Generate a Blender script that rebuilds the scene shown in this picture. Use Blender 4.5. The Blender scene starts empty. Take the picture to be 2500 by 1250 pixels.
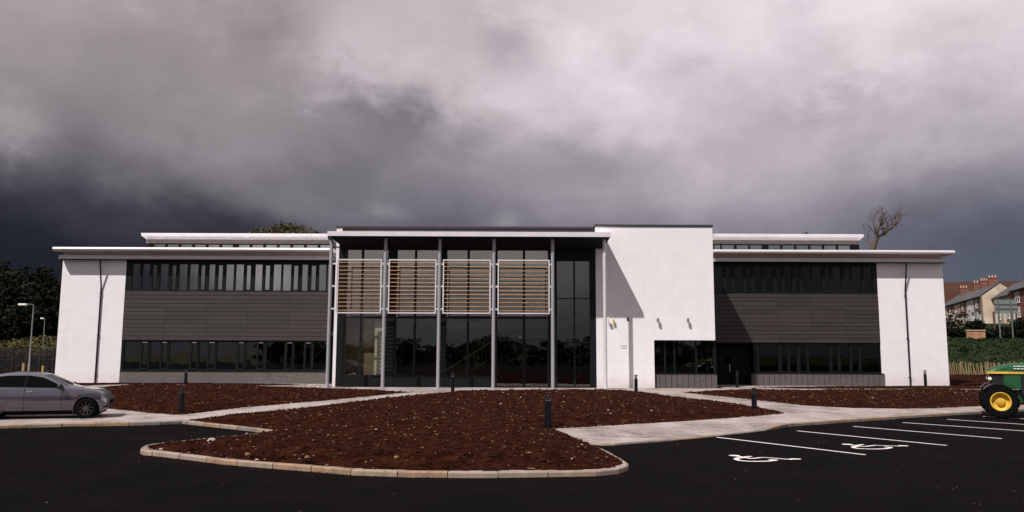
import bpy, bmesh, math, random
import numpy as np
from mathutils import Vector, Matrix
R = math.radians
random.seed(7)
rng = np.random.default_rng(11)
S = bpy.context.scene
COL = S.collection

# ------------------------------------------------------------------ camera
F_PX, PITCH, ROLL, EYE = 1944.0, R(6.95), R(0.23), 2.2
FW = Vector((0, math.cos(PITCH), math.sin(PITCH)))
UP0 = Vector((0, -math.sin(PITCH), math.cos(PITCH)))
RT0 = Vector((1, 0, 0))
RT = RT0*math.cos(ROLL) + UP0*math.sin(ROLL)
UP = UP0*math.cos(ROLL) - RT0*math.sin(ROLL)
cam_d = bpy.data.cameras.new('camera'); cam = bpy.data.objects.new('camera', cam_d); COL.objects.link(cam)
m = Matrix((RT, UP, -FW)).transposed().to_4x4(); m.translation = Vector((0, 0, EYE)); cam.matrix_world = m
cam_d.sensor_width = 36; cam_d.lens = 36*F_PX/2500; cam_d.clip_end = 4000; cam_d.clip_start = .1
S.camera = cam

def ray(px, py): return FW*F_PX + RT*(px-1250) + UP*(625-py)
def on(px, py, Y):                 # where the sight line meets the upright plane y = Y
    d = ray(px, py); return Vector((0, 0, EYE)) + d*(Y/d.y)
def X(px, Y, py=785): return on(px, py, Y).x
def Z(py, Y, px=1250): return on(px, py, Y).z
def gnd(px, py, z=0.0):            # where it meets the level z
    d = ray(px, py); return Vector((0, 0, EYE)) + d*((z-EYE)/d.z)

# ------------------------------------------------------------------ light
SUNDIR = Vector((.86, 1.0, -1.72)).normalized()
sun_d = bpy.data.lights.new('sun', 'SUN'); sun_d.energy = 5.0; sun_d.angle = R(.5); sun_d.color = (1.0, .925, .905)
sun = bpy.data.objects.new('sun', sun_d); COL.objects.link(sun)
sun.rotation_euler = SUNDIR.to_track_quat('-Z', 'Y').to_euler(); sun.location = (-40, -40, 80)
SUN_EL = math.asin(-SUNDIR.z); SUN_AZ = math.atan2(-SUNDIR.x, -SUNDIR.y)

def srgb(r, g, b):
    f = lambda c: (c/255/12.92) if c <= 10 else ((c/255+.055)/1.055)**2.4
    return (f(r), f(g), f(b), 1)

W_ = bpy.data.worlds.new('World'); S.world = W_; W_.use_nodes = True
nt = W_.node_tree; N = nt.nodes; L = nt.links; N.clear()
def M_(op, a, b=None, c=None, clamp=False):
    n = N.new('ShaderNodeMath'); n.operation = op; n.use_clamp = clamp
    for i, v in enumerate((a, b, c)):
        if v is None: continue
        if isinstance(v, (int, float)): n.inputs[i].default_value = v
        else: L.new(v, n.inputs[i])
    return n.outputs[0]
def sstep(v, a, b):
    n = N.new('ShaderNodeMapRange'); n.interpolation_type = 'SMOOTHSTEP'
    L.new(v, n.inputs[0]); n.inputs[1].default_value = a; n.inputs[2].default_value = b
    return n.outputs[0]
def ramp(v, stops):
    n = N.new('ShaderNodeValToRGB'); L.new(v, n.inputs[0]); e = n.color_ramp.elements
    while len(e) < len(stops): e.new(.5)
    for i, (p, c) in enumerate(stops): e[i].position = p; e[i].color = srgb(*c)
    return n.outputs[0]
def mixc(f, a, b, mode='MIX'):
    n = N.new('ShaderNodeMix'); n.data_type = 'RGBA'; n.blend_type = mode
    if isinstance(f, (int, float)): n.inputs[0].default_value = f
    else: L.new(f, n.inputs[0])
    for s, v in ((6, a), (7, b)):
        if isinstance(v, tuple): n.inputs[s].default_value = v
        else: L.new(v, n.inputs[s])
    return n.outputs[2]
tc = N.new('ShaderNodeTexCoord'); gen = tc.outputs['Generated']
sx = N.new('ShaderNodeSeparateXYZ'); L.new(gen, sx.inputs[0]); dx, dy, dz = sx.outputs
def noise(scale, sc3, detail=6, rough=.5, off=(0, 0, 0)):
    mp = N.new('ShaderNodeMapping'); L.new(gen, mp.inputs[0]); mp.inputs['Scale'].default_value = sc3; mp.inputs['Location'].default_value = off
    n = N.new('ShaderNodeTexNoise'); n.inputs['Scale'].default_value = scale; n.inputs['Detail'].default_value = detail
    n.inputs['Roughness'].default_value = rough; L.new(mp.outputs[0], n.inputs['Vector']); n.inputs['Distortion'].default_value = .25
    return n.outputs[0]
n1 = noise(2.3, (1, 1, 1.7), 6, .52, (3.1, .4, .2))
n2 = noise(5.0, (1, 1, 1.5), 8, .56, (.3, 5.4, 1.2))
n4 = noise(15.0, (1, 1, 1.5), 6, .6, (2.3, 1.4, 6.2))
n3 = noise(1.2, (1, 1, 2.0), 2, .4, (7.3, 2.4, 4.2))
e = M_('ADD', dz, M_('MULTIPLY', M_('SUBTRACT', n1, .5), .13))
e = M_('ADD', e, M_('MULTIPLY', M_('SUBTRACT', n2, .5), .085))
rl = ramp(e, [(0, (18, 19, 27)), (.125, (31, 32, 42)), (.18, (80, 79, 87)), (.235, (126, 121, 126)), (.30, (154, 146, 150)), (.39, (172, 162, 166)), (1, (165, 158, 163))])
rr = ramp(e, [(0, (82, 86, 102)), (.12, (112, 110, 124)), (.18, (146, 140, 151)), (.235, (178, 169, 177)), (.29, (211, 200, 207)), (.38, (231, 220, 226)), (1, (172, 165, 171))])
az = M_('ADD', dx, M_('MULTIPLY', M_('SUBTRACT', n3, .5), .35))
c = mixc(sstep(az, -.42, .22), rl, rr)
blue = M_('MULTIPLY', sstep(dx, .33, .53), sstep(dz, .26, .09))
c = mixc(blue, c, srgb(84, 89, 104))
# individual clouds seen in the sky, each one a soft lump at its own bearing
def lump(px, py, sx_, sz_, col, amt, base):
    d = ray(px, py).normalized()
    a = M_('DIVIDE', M_('ADD', M_('SUBTRACT', dx, d.x), M_('MULTIPLY', M_('SUBTRACT', n2, .5), sx_*3.2)), sx_)
    b = M_('DIVIDE', M_('ADD', M_('SUBTRACT', dz, d.z), M_('MULTIPLY', M_('SUBTRACT', n4, .5), sz_*3.0)), sz_)
    r2 = M_('ADD', M_('MULTIPLY', a, a), M_('MULTIPLY', b, b))
    g = M_('EXPONENT', M_('MULTIPLY', r2, -1.0))
    f = M_('MULTIPLY', M_('MULTIPLY', g, sstep(dy, 0, .3)), amt)
    return mixc(f, base, srgb(*col))
for a in [(15, 300, .035, .032, (175, 168, 172), .75), (600, 110, .12, .045, (148, 139, 145), .65), (860, 140, .07, .055, (208, 198, 205), .7),
          (960, 300, .115, .040, (104, 101, 107), .75), (700, 360, .10, .03, (146, 139, 144), .45), (880, 420, .07, .03, (98, 98, 106), .5),
          (1310, 235, .085, .030, (216, 205, 212), .75), (1235, 100, .05, .032, (160, 149, 157), .65), (1590, 120, .07, .04, (230, 219, 226), .7), (1660, 165, .03, .016, (190, 180, 187), .5),
          (1960, 265, .09, .028, (152, 141, 149), .75), (1700, 300, .09, .02, (214, 203, 210), .5), (2120, 90, .08, .06, (232, 221, 227), .6), (1960, 110, .035, .05, (200, 190, 197), .5),
          (2330, 300, .09, .05, (196, 187, 195), .5), (1480, 400, .10, .03, (134, 128, 137), .5),
          (940, 515, .028, .012, (140, 136, 144), .75), (1240, 545, .020, .012, (150, 146, 153), .7), (1380, 518, .022, .008, (152, 147, 155), .6), (620, 470, .09, .03, (108, 105, 111), .4),
          (350, 545, .14, .03, (40, 41, 54), .55)]:
    c = lump(*a, c)
rb = ramp(e, [(0, (110, 112, 118)), (.06, (140, 139, 143)), (.13, (184, 178, 182)), (.3, (182, 176, 181)), (1, (165, 160, 165))])
def back_lump(px, py, sx_, sz_, col, amt, base):           # clouds behind the viewer, seen mirrored in the glass
    d = ray(px, py).normalized()
    a = M_('DIVIDE', M_('ADD', M_('SUBTRACT', dx, d.x), M_('MULTIPLY', M_('SUBTRACT', n2, .5), sx_*1.4)), sx_)
    b = M_('DIVIDE', M_('ADD', M_('SUBTRACT', dz, d.z), M_('MULTIPLY', M_('SUBTRACT', n1, .5), sz_*2.5)), sz_)
    g = M_('EXPONENT', M_('MULTIPLY', M_('ADD', M_('MULTIPLY', a, a), M_('MULTIPLY', b, b)), -1.0))
    return mixc(M_('MULTIPLY', g, amt), base, srgb(*col))
rb = back_lump(340, 670, .12, .09, (62, 65, 72), .95, rb); rb = back_lump(650, 668, .05, .030, (246, 240, 238), .9, rb); rb = back_lump(1950, 680, .14, .08, (90, 93, 100), .85, rb)
c = mixc(sstep(dy, .15, -.35), c, rb)
val = M_('MULTIPLY', M_('ADD', .66, M_('MULTIPLY', n2, .68)), M_('ADD', .855, M_('MULTIPLY', n4, .29)))
cm = N.new('ShaderNodeVectorMath'); cm.operation = 'SCALE'; L.new(c, cm.inputs[0]); L.new(val, cm.inputs['Scale'])
bgc = N.new('ShaderNodeBackground'); L.new(cm.outputs[0], bgc.inputs[0]); bgc.inputs[1].default_value = .98
sky = N.new('ShaderNodeTexSky'); sky.sky_type = 'NISHITA'; sky.sun_disc = False; sky.sun_elevation = SUN_EL; sky.sun_rotation = SUN_AZ
bgs = N.new('ShaderNodeBackground'); L.new(sky.outputs[0], bgs.inputs[0]); bgs.inputs[1].default_value = .05
mxs = N.new('ShaderNodeMixShader'); mxs.inputs[0].default_value = .985
L.new(bgs.outputs[0], mxs.inputs[1]); L.new(bgc.outputs[0], mxs.inputs[2])
out = N.new('ShaderNodeOutputWorld'); L.new(mxs.outputs[0], out.inputs[0])
vs = S.view_settings; vs.view_transform = 'Standard'; vs.look = 'None'; vs.gamma = 1; vs.exposure = 0; vs.use_curve_mapping = False

# ------------------------------------------------------------------ materials
def mat(name, col, rough=.8, metal=0., var=0., vscale=3., bump=0., bscale=60., spec=.5, col2=None, tscale=(1, 1, 1), contrast=(.35, .65)):
    m = bpy.data.materials.new(name); m.use_nodes = True; n = m.node_tree.nodes; l = m.node_tree.links
    b = n['Principled BSDF']; b.inputs['Roughness'].default_value = rough; b.inputs['Metallic'].default_value = metal
    b.inputs['Specular IOR Level'].default_value = spec
    c1 = tuple(col)+(1,); b.inputs['Base Color'].default_value = c1
    g = n.new('ShaderNodeNewGeometry'); mp = n.new('ShaderNodeMapping'); l.new(g.outputs['Position'], mp.inputs[0]); mp.inputs['Scale'].default_value = tscale
    if var or col2:
        t = n.new('ShaderNodeTexNoise'); t.inputs['Scale'].default_value = vscale; t.inputs['Detail'].default_value = 7; t.inputs['Roughness'].default_value = .62
        l.new(mp.outputs[0], t.inputs['Vector'])
        r = n.new('ShaderNodeValToRGB'); l.new(t.outputs[0], r.inputs[0])
        r.color_ramp.elements[0].position, r.color_ramp.elements[1].position = contrast
        r.color_ramp.elements[0].color = tuple(v*(1-var) for v in col)+(1,)
        r.color_ramp.elements[1].color = tuple(min(1, v*(1+var)) for v in (col2 or col))+(1,)
        l.new(r.outputs[0], b.inputs['Base Color'])
    if bump:
        t2 = n.new('ShaderNodeTexNoise'); t2.inputs['Scale'].default_value = bscale; t2.inputs['Detail'].default_value = 4; l.new(mp.outputs[0], t2.inputs['Vector'])
        bp = n.new('ShaderNodeBump'); bp.inputs['Strength'].default_value = bump; bp.inputs['Distance'].default_value = .02
        l.new(t2.outputs[0], bp.inputs['Height']); l.new(bp.outputs[0], b.inputs['Normal'])
    return m
def brick_mat(name, c1, c2, mortar, bw=.225, bh=.075, bump=.4, mort=.012, nv=(.86, 1.08), splash=False):
    m = bpy.data.materials.new(name); m.use_nodes = True; n = m.node_tree.nodes; l = m.node_tree.links
    b = n['Principled BSDF']; b.inputs['Roughness'].default_value = .85
    g = n.new('ShaderNodeNewGeometry'); sp = n.new('ShaderNodeSeparateXYZ'); l.new(g.outputs['Position'], sp.inputs[0])
    ad = n.new('ShaderNodeMath'); l.new(sp.outputs[0], ad.inputs[0]); l.new(sp.outputs[1], ad.inputs[1])
    cb = n.new('ShaderNodeCombineXYZ'); l.new(ad.outputs[0], cb.inputs[0]); l.new(sp.outputs[2], cb.inputs[1])
    t = n.new('ShaderNodeTexBrick'); l.new(cb.outputs[0], t.inputs['Vector']); t.inputs['Scale'].default_value = 1
    t.inputs['Brick Width'].default_value = bw; t.inputs['Row Height'].default_value = bh; t.inputs['Mortar Size'].default_value = mort
    t.inputs['Color1'].default_value = tuple(c1)+(1,); t.inputs['Color2'].default_value = tuple(c2)+(1,); t.inputs['Mortar'].default_value = tuple(mortar)+(1,)
    ns = n.new('ShaderNodeTexNoise'); ns.inputs['Scale'].default_value = 1.3; ns.inputs['Detail'].default_value = 6; l.new(g.outputs['Position'], ns.inputs['Vector'])
    mr = n.new('ShaderNodeMapRange'); l.new(ns.outputs[0], mr.inputs[0]); mr.inputs[1].default_value = .3; mr.inputs[2].default_value = .7; mr.inputs[3].default_value = nv[0]; mr.inputs[4].default_value = nv[1]
    sc = n.new('ShaderNodeVectorMath'); sc.operation = 'SCALE'; l.new(t.outputs[0], sc.inputs[0]); l.new(mr.outputs[0], sc.inputs['Scale']); l.new(sc.outputs[0], b.inputs['Base Color'])
    if splash:                                             # soil splashed up the foot of the wall, and faint run marks
        n2_ = n.new('ShaderNodeTexNoise'); n2_.inputs['Scale'].default_value = 2.6; n2_.inputs['Detail'].default_value = 8; l.new(g.outputs['Position'], n2_.inputs['Vector'])
        h1 = n.new('ShaderNodeMath'); h1.operation = 'MULTIPLY_ADD'; l.new(n2_.outputs[0], h1.inputs[0]); h1.inputs[1].default_value = -1.5; l.new(sp.outputs[2], h1.inputs[2])
        h2 = n.new('ShaderNodeMapRange'); l.new(h1.outputs[0], h2.inputs[0]); h2.inputs[1].default_value = -.75; h2.inputs[2].default_value = .15; h2.inputs[3].default_value = .42; h2.inputs[4].default_value = 0
        mp_ = n.new('ShaderNodeMapping'); l.new(g.outputs['Position'], mp_.inputs[0]); mp_.inputs['Scale'].default_value = (3.2, 3.2, .12); n3_ = n.new('ShaderNodeTexNoise'); l.new(mp_.outputs[0], n3_.inputs['Vector']); n3_.inputs['Detail'].default_value = 5; n3_.inputs['Scale'].default_value = 1
        h3 = n.new('ShaderNodeMapRange'); l.new(n3_.outputs[0], h3.inputs[0]); h3.inputs[1].default_value = .5; h3.inputs[2].default_value = .8; h3.inputs[3].default_value = 0; h3.inputs[4].default_value = .06
        h4 = n.new('ShaderNodeMath'); h4.operation = 'MAXIMUM'; l.new(h2.outputs[0], h4.inputs[0]); l.new(h3.outputs[0], h4.inputs[1])
        mm_ = n.new('ShaderNodeMix'); mm_.data_type = 'RGBA'; l.new(h4.outputs[0], mm_.inputs[0]); l.new(sc.outputs[0], mm_.inputs[6]); mm_.inputs[7].default_value = (.50, .40, .33, 1); l.new(mm_.outputs[2], b.inputs['Base Color'])
    bp = n.new('ShaderNodeBump'); bp.invert = True; bp.inputs['Strength'].default_value = bump; bp.inputs['Distance'].default_value = .01; l.new(t.outputs['Fac'], bp.inputs['Height']); l.new(bp.outputs[0], b.inputs['Normal'])
    return m
def glass_mat(name, tint, refl=.10, col=(1, 1, 1)):
    m = bpy.data.materials.new(name); m.use_nodes = True; n = m.node_tree.nodes; l = m.node_tree.links; n.clear()
    tr = n.new('ShaderNodeBsdfTransparent'); tr.inputs[0].default_value = tuple(tint)+(1,)
    gl = n.new('ShaderNodeBsdfGlossy'); gl.inputs['Roughness'].default_value = .015; gl.inputs[0].default_value = tuple(col)+(1,)
    g = n.new('ShaderNodeNewGeometry'); ns = n.new('ShaderNodeTexNoise'); ns.inputs['Scale'].default_value = .9; l.new(g.outputs['Position'], ns.inputs['Vector'])
    bp = n.new('ShaderNodeBump'); bp.inputs['Strength'].default_value = .12; bp.inputs['Distance'].default_value = .03; l.new(ns.outputs[0], bp.inputs['Height']); l.new(bp.outputs[0], gl.inputs['Normal'])
    lw = n.new('ShaderNodeLayerWeight'); lw.inputs[0].default_value = .35
    mr = n.new('ShaderNodeMapRange'); l.new(lw.outputs['Facing'], mr.inputs[0]); mr.inputs[3].default_value = refl; mr.inputs[4].default_value = .8
    pw = n.new('ShaderNodeMath'); pw.operation = 'POWER'; l.new(lw.outputs['Facing'], pw.inputs[0]); pw.inputs[1].default_value = 2.5; l.new(pw.outputs[0], mr.inputs[0])
    mx = n.new('ShaderNodeMixShader'); l.new(mr.outputs[0], mx.inputs[0]); l.new(tr.outputs[0], mx.inputs[1]); l.new(gl.outputs[0], mx.inputs[2])
    o = n.new('ShaderNodeOutputMaterial'); l.new(mx.outputs[0], o.inputs[0]); return m

M = dict(
 render=brick_mat('white_painted_brick', (.865, .845, .862), (.845, .825, .842), (.80, .78, .79), bump=.55, nv=(.955, 1.02), splash=True),
 alu=mat('pale_aluminium', (.80, .77, .79), .42, .35, .06, 1.2, .1, 8),
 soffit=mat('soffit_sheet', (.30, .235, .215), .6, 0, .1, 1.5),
 beam=mat('grey_gutter', (.52, .51, .50), .45, .3, .08, 1.5),
 dark=mat('dark_frame', (.0055, .0062, .0078), .5, 0, .1, 4, spec=.22),
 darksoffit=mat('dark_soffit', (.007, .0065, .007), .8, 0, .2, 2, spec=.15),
 coping=mat('dark_coping', (.035, .033, .037), .5, 0, .15, 2),
 clad=mat('brown_grey_panel', (.033, .0262, .0245), .62, 0, .14, 2.4, .15, 30, tscale=(1, 1, 3)),
 clad2=mat('brown_grey_panel_b', (.038, .030, .0275), .62, 0, .14, 2.0, .15, 30, tscale=(1, 1, 3)),
 clad3=mat('brown_grey_panel_c', (.0295, .0235, .0225), .62, 0, .14, 2.2, .15, 30, tscale=(1, 1, 3)),
 upclad=mat('taupe_fascia', (.17, .14, .13), .6, 0, .08, 1.5),
 plinth=brick_mat('grey_brown_brick', (.125, .105, .095), (.075, .066, .062), (.15, .135, .125), .225, .075),
 plinth2=brick_mat('grey_striped_brick', (.105, .086, .084), (.075, .063, .063), (.12, .105, .1), .34, .075),
 mortar=mat('pale_joint', (.25, .225, .21), .9, 0, .1, 5),
 steel=mat('grey_steel', (.34, .34, .36), .5, .2, .08, 3),
 steelw=mat('pale_steel', (.66, .64, .66), .45, .2, .08, 3),
 wood=mat('orange_timber', (.52, .27, .105), .6, 0, .28, 7, .2, 40, tscale=(.6, 3, 3)),
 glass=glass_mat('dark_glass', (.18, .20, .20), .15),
 glassb=glass_mat('atrium_glass', (.80, .81, .77), .085),
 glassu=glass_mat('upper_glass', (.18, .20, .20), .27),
 glassc=glass_mat('screen_glass', (.5, .5, .47), .27, (1, .97, .9)),
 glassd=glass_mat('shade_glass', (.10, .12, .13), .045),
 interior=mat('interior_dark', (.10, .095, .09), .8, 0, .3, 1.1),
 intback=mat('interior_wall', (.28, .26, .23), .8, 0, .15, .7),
 tanwall=mat('lobby_tan', (.30, .23, .15), .8, 0, .25, .8),
 white=mat('interior_white', (.78, .76, .70), .7, 0, .04, 2),
 rail=mat('handrail', (.40, .36, .25), .5),
 asphalt=mat('asphalt', (.0036, .0029, .0031), .95, 0, .6, .7, .8, 90, .04, contrast=(.25, .75)),
 line=mat('road_paint', (.60, .55, .53), .8, 0, .38, 16, .2, 60, contrast=(.3, .55)),
 soil=mat('dark_red_soil', (.0125, .0034, .0017), .97, 0, .5, 3.2, 1.0, 70, .02, col2=(.028, .0080, .0040)),
 soil2=mat('soil_clod', (.026, .0082, .0042), .95, 0, .4, 20, .8, 60, .1),
 stone=mat('pale_stone', (.20, .115, .052), .85, 0, .5, 30, .4, 40, .2),
 stonew=mat('white_stone', (.36, .31, .27), .85, 0, .2, 30),
 straw=mat('straw', (.30, .19, .07), .85, 0, .3, 30),
 weed=mat('weed', (.07, .085, .02), .8, 0, .3, 30),
 grass=mat('grass', (.028, .030, .010), .95, 0, .4, .6, .8, 9, .1, col2=(.05, .045, .015)),
 bank=mat('bank_ground', (.018, .026, .008), .95, 0, .4, .6, .8, 9, .1),
 hill=mat('brown_heath', (.062, .027, .017), 1, 0, .14, .05, 0, 1, .1),
 leafbank=mat('bank_leaves', (.012, .026, .0075), .85, 0, .5, .5, spec=.15),
 leafbank2=mat('bank_leaves_b', (.020, .037, .010), .85, 0, .4, .5, spec=.15),
 leafd=mat('dark_leaves', (.0065, .0078, .0040), .9, 0, .5, .35, spec=.1),
 leafd2=mat('dark_leaves_b', (.0125, .0165, .0060), .9, 0, .5, .2, spec=.1),
 leafo=mat('olive_leaves', (.060, .055, .014), .8, 0, .3, .5),
 leafo2=mat('olive_leaves_b', (.040, .042, .012), .8, 0, .3, .5),
 leafy=mat('dry_grass_blades', (.080, .066, .018), .85, 0, .3, .5),
 bark=mat('bark', (.085, .062, .045), .9, 0, .3, 4, .5, 20),
 bollard=mat('bollard_paint', (.0035, .0045, .0085), .4, 0, .15, 6, spec=.25),
 chrome=mat('lamp_cone', (.75, .75, .72), .25, .7),
 lens=glass_mat('lamp_lens', (.9, .9, .88), .12),
 black=mat('black_rubber', (.0045, .0045, .0045), .9, 0, .2, 8, spec=.08),
 blackgloss=mat('black_plastic', (.015, .015, .016), .35),
 paint=mat('silver_paint', (.125, .122, .150), .30, .75, .05, 3),
 carglass=glass_mat('car_glass', (.16, .21, .20), .10),
 rim=mat('alloy', (.085, .082, .07), .5, .5),
 orange=mat('amber_lens', (.6, .12, .04), .3),
 lamp=mat('clear_lamp', (.55, .58, .62), .15, .3),
 green=mat('tractor_green', (.009, .075, .026), .42, 0, .12, 4),
 yellow=mat('tractor_yellow', (.60, .38, .035), .5, 0, .3, 3),
 decal=mat('decal_white', (.62, .68, .66), .5),
 slate=mat('slate', (.060, .058, .064), .7, 0, .2, 1.2, .3, 6),
 redbrick=brick_mat('red_brick', (.20, .058, .036), (.15, .045, .03), (.2, .13, .1), .45, .15, .2),
 cream=mat('cream_render', (.52, .40, .29), .85, 0, .12, .5),
 whiter=mat('white_render', (.62, .60, .56), .85, 0, .1, .5),
 brownr=mat('brown_render', (.16, .12, .085), .85, 0, .15, .5),
 gable=mat('weathered_render', (.48, .40, .30), .9, 0, .22, .45),
 pot=mat('chimney_pot', (.50, .36, .24), .8),
 winw=mat('window_white', (.75, .74, .72), .5),
 pane=glass_mat('house_pane', (.3, .32, .33), .16),
 curtain=mat('net_curtain', (.62, .60, .55), .9),
 signb=mat('sign_back', (.20, .235, .215), .6, .2, .06, .8),
 signp=mat('sign_post', (.13, .14, .13), .6),
 pale=mat('chestnut_pale', (.27, .19, .09), .85, 0, .3, 5, .3, 20, tscale=(1, 1, .2)),
 rust=mat('orange_brick', (.42, .22, .12), .9, 0, .35, .9),
 galv=mat('galvanised', (.20, .21, .19), .55, .3, .1, 3),
 head=mat('lantern', (.75, .73, .62), .5),
 ypost=mat('yellow_post', (.42, .31, .08), .8),
 fence=mat('fence_dark', (.010, .010, .010), .7),
 hedge=mat('russet_hedge', (.035, .014, .010), .9, 0, .5, .9),
 tile_l=mat('lichen_verge', (.22, .17, .10), .9),
)
pb_ = M['paint'].node_tree.nodes['Principled BSDF']; pb_.inputs['Coat Weight'].default_value = 1; pb_.inputs['Coat Roughness'].default_value = .04
PAV = [mat('paver_a', (.215, .172, .155), .85, 0, .12, 6, .2, 60), mat('paver_b', (.30, .250, .228), .85, 0, .12, 6, .2, 60),
       mat('paver_c', (.335, .285, .265), .85, 0, .10, 6, .2, 60), mat('paver_d', (.39, .34, .32), .85, 0, .12, 6, .2, 60)]
KRB = [mat('kerb_a', (.27, .205, .15), .85, 0, .22, 5, .3, 50), mat('kerb_b', (.19, .165, .14), .85, 0, .25, 5, .3, 50),
       mat('kerb_c', (.285, .225, .18), .85, 0, .15, 5, .3, 50), mat('kerb_d', (.27, .18, .115), .85, 0, .25, 5, .3, 50)]

# ------------------------------------------------------------------ helpers
ORG = {}
def tag(o, label=None, cat=None, group=None, kind=None):
    for k, v in (('label', label), ('category', cat), ('group', group), ('kind', kind)):
        if v: o[k] = v
    return o
def empty(name, loc=(0, 0, 0), label=None, cat=None, group=None, rz=0):
    o = bpy.data.objects.new(name, None); COL.objects.link(o); o.location = loc; o.rotation_euler = (0, 0, rz); o.empty_display_size = .3
    ORG[o.name] = Vector(loc); return tag(o, label, cat, group)
def link(name, me, parent=None, loc=(0, 0, 0)):
    o = bpy.data.objects.new(name, me); COL.objects.link(o); o.location = loc
    if parent: o.parent = parent
    return o
def part(name, parent=None, kind=None):                      # an empty-mesh holder is never used; parts are meshes
    return None
class MB:
    def __init__(s): s.v = []; s.f = []; s.mi = []; s.cur = 0
    def add(s, vs, fs):
        k = len(s.v); s.v += [tuple(v) for v in vs]; s.f += [tuple(i+k for i in f) for f in fs]; s.mi += [s.cur]*len(fs); return s
    def box(s, x0, x1, y0, y1, z0, z1):
        return s.add([(x0, y0, z0), (x1, y0, z0), (x1, y1, z0), (x0, y1, z0), (x0, y0, z1), (x1, y0, z1), (x1, y1, z1), (x0, y1, z1)],
                     [(0, 3, 2, 1), (4, 5, 6, 7), (0, 1, 5, 4), (1, 2, 6, 5), (2, 3, 7, 6), (3, 0, 4, 7)])
    def extx(s, prof, x0, x1, taper=0):                       # (y,z) outline swept along x
        n = len(prof); vs = [(x0, y, z) for y, z in prof]+[(x1, y, z) for y, z in prof]
        return s.add(vs, [tuple(range(n))[::-1], tuple(range(n, 2*n))]+[(i, (i+1) % n, n+(i+1) % n, n+i) for i in range(n)])
    def exty(s, prof, y0, y1):
        n = len(prof); vs = [(x, y0, z) for x, z in prof]+[(x, y1, z) for x, z in prof]
        return s.add(vs, [tuple(range(n)), tuple(range(n, 2*n))[::-1]]+[(i, n+i, n+(i+1) % n, (i+1) % n) for i in range(n)])
    def extz(s, prof, z0, z1):
        n = len(prof); vs = [(x, y, z0) for x, y in prof]+[(x, y, z1) for x, y in prof]
        return s.add(vs, [tuple(range(n))[::-1], tuple(range(n, 2*n))]+[(i, (i+1) % n, n+(i+1) % n, n+i) for i in range(n)])
    def tube(s, pts, rad, n=8, cap=True):
        pts = [Vector(p) for p in pts]; rr = rad if isinstance(rad, (list, tuple)) else [rad]*len(pts); k = len(s.v); rings = []
        for i, p in enumerate(pts):
            t = (pts[min(i+1, len(pts)-1)]-pts[max(i-1, 0)]).normalized()
            a = t.cross(Vector((0, 0, 1)) if abs(t.z) < .9 else Vector((1, 0, 0))).normalized(); b = t.cross(a)
            rings.append([tuple(p+(a*math.cos(j*2*math.pi/n)+b*math.sin(j*2*math.pi/n))*rr[i]) for j in range(n)])
        vs = sum(rings, []); fs = []
        for i in range(len(pts)-1):
            for j in range(n): fs.append((i*n+j, i*n+(j+1) % n, (i+1)*n+(j+1) % n, (i+1)*n+j))
        if cap: fs += [tuple(range(n))[::-1], tuple(range((len(pts)-1)*n, len(pts)*n))]
        return s.add(vs, fs)
    def lathe(s, prof, c=(0, 0, 0), n=20, axis='z'):          # (r,h) outline turned round an axis
        vs = []; fs = []
        for r, h in prof:
            for j in range(n):
                a = j*2*math.pi/n; u, w = r*math.cos(a), r*math.sin(a)
                p = (u, w, h) if axis == 'z' else (u, h, w)
                vs.append((c[0]+p[0], c[1]+p[1], c[2]+p[2]))
        for i in range(len(prof)-1):
            for j in range(n): fs.append((i*n+j, i*n+(j+1) % n, (i+1)*n+(j+1) % n, (i+1)*n+j))
        return s.add(vs, fs)
    def tr(s, mx):
        s.v = [tuple(mx @ Vector(v)) for v in s.v]; return s
    def mesh(s, name, mats, org=(0, 0, 0), smooth=False, bevel=0):
        me = bpy.data.meshes.new(name); o = Vector(org)
        me.from_pydata([(x-o.x, y-o.y, z-o.z) for x, y, z in s.v], [], s.f)
        for mm in (mats if isinstance(mats, list) else [mats]): me.materials.append(mm)
        if max(s.mi, default=0) > 0: me.polygons.foreach_set('material_index', s.mi)
        if smooth:
            me.polygons.foreach_set('use_smooth', [True]*len(me.polygons))
            try: me.set_sharp_from_angle(angle=R(smooth if smooth > 1 else 38))
            except Exception: pass
        me.update(); return me
    def build(s, name, mats, parent=None, smooth=False, kind=None):
        root = parent
        while root is not None and root.parent is not None: root = root.parent
        org = ORG.get(root.name, Vector((0, 0, 0))) if root else Vector((0, 0, 0))
        o = link(name, s.mesh(name, mats, org, smooth), parent)
        if kind: o['kind'] = kind
        if not root: ORG[o.name] = Vector((0, 0, 0))
        return o
def piece(name, me, parent, loc):                              # one more piece sharing a mesh; loc is in world space
    root = parent
    while root.parent is not None: root = root.parent
    return link(name, me, parent, Vector(loc)-ORG.get(root.name, Vector((0, 0, 0))))
def copy_tree(o, parent=None):
    c = o.copy(); COL.objects.link(c); c.parent = parent
    for ch in list(o.children): copy_tree(ch, c)
    return c
def vnoise(x, y, seed=0):
    xi = np.floor(x).astype(np.int64); yi = np.floor(y).astype(np.int64); fx = x-xi; fy = y-yi
    def h(a, b):
        n = (a*374761393+b*668265263+seed*1442695041) & 0x7fffffff; n = ((n ^ (n >> 13))*1274126177) & 0x7fffffff
        return ((n ^ (n >> 16)) & 0xffff)/65535.
    fx = fx*fx*(3-2*fx); fy = fy*fy*(3-2*fy)
    return (h(xi, yi)*(1-fx)+h(xi+1, yi)*fx)*(1-fy)+(h(xi, yi+1)*(1-fx)+h(xi+1, yi+1)*fx)*fy
def fbm(x, y, o=4, seed=0):
    r = 0*x; a = .5
    for i in range(o): r = r+a*(vnoise(x*2**i, y*2**i, seed+i)-.5); a *= .55
    return r
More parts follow.
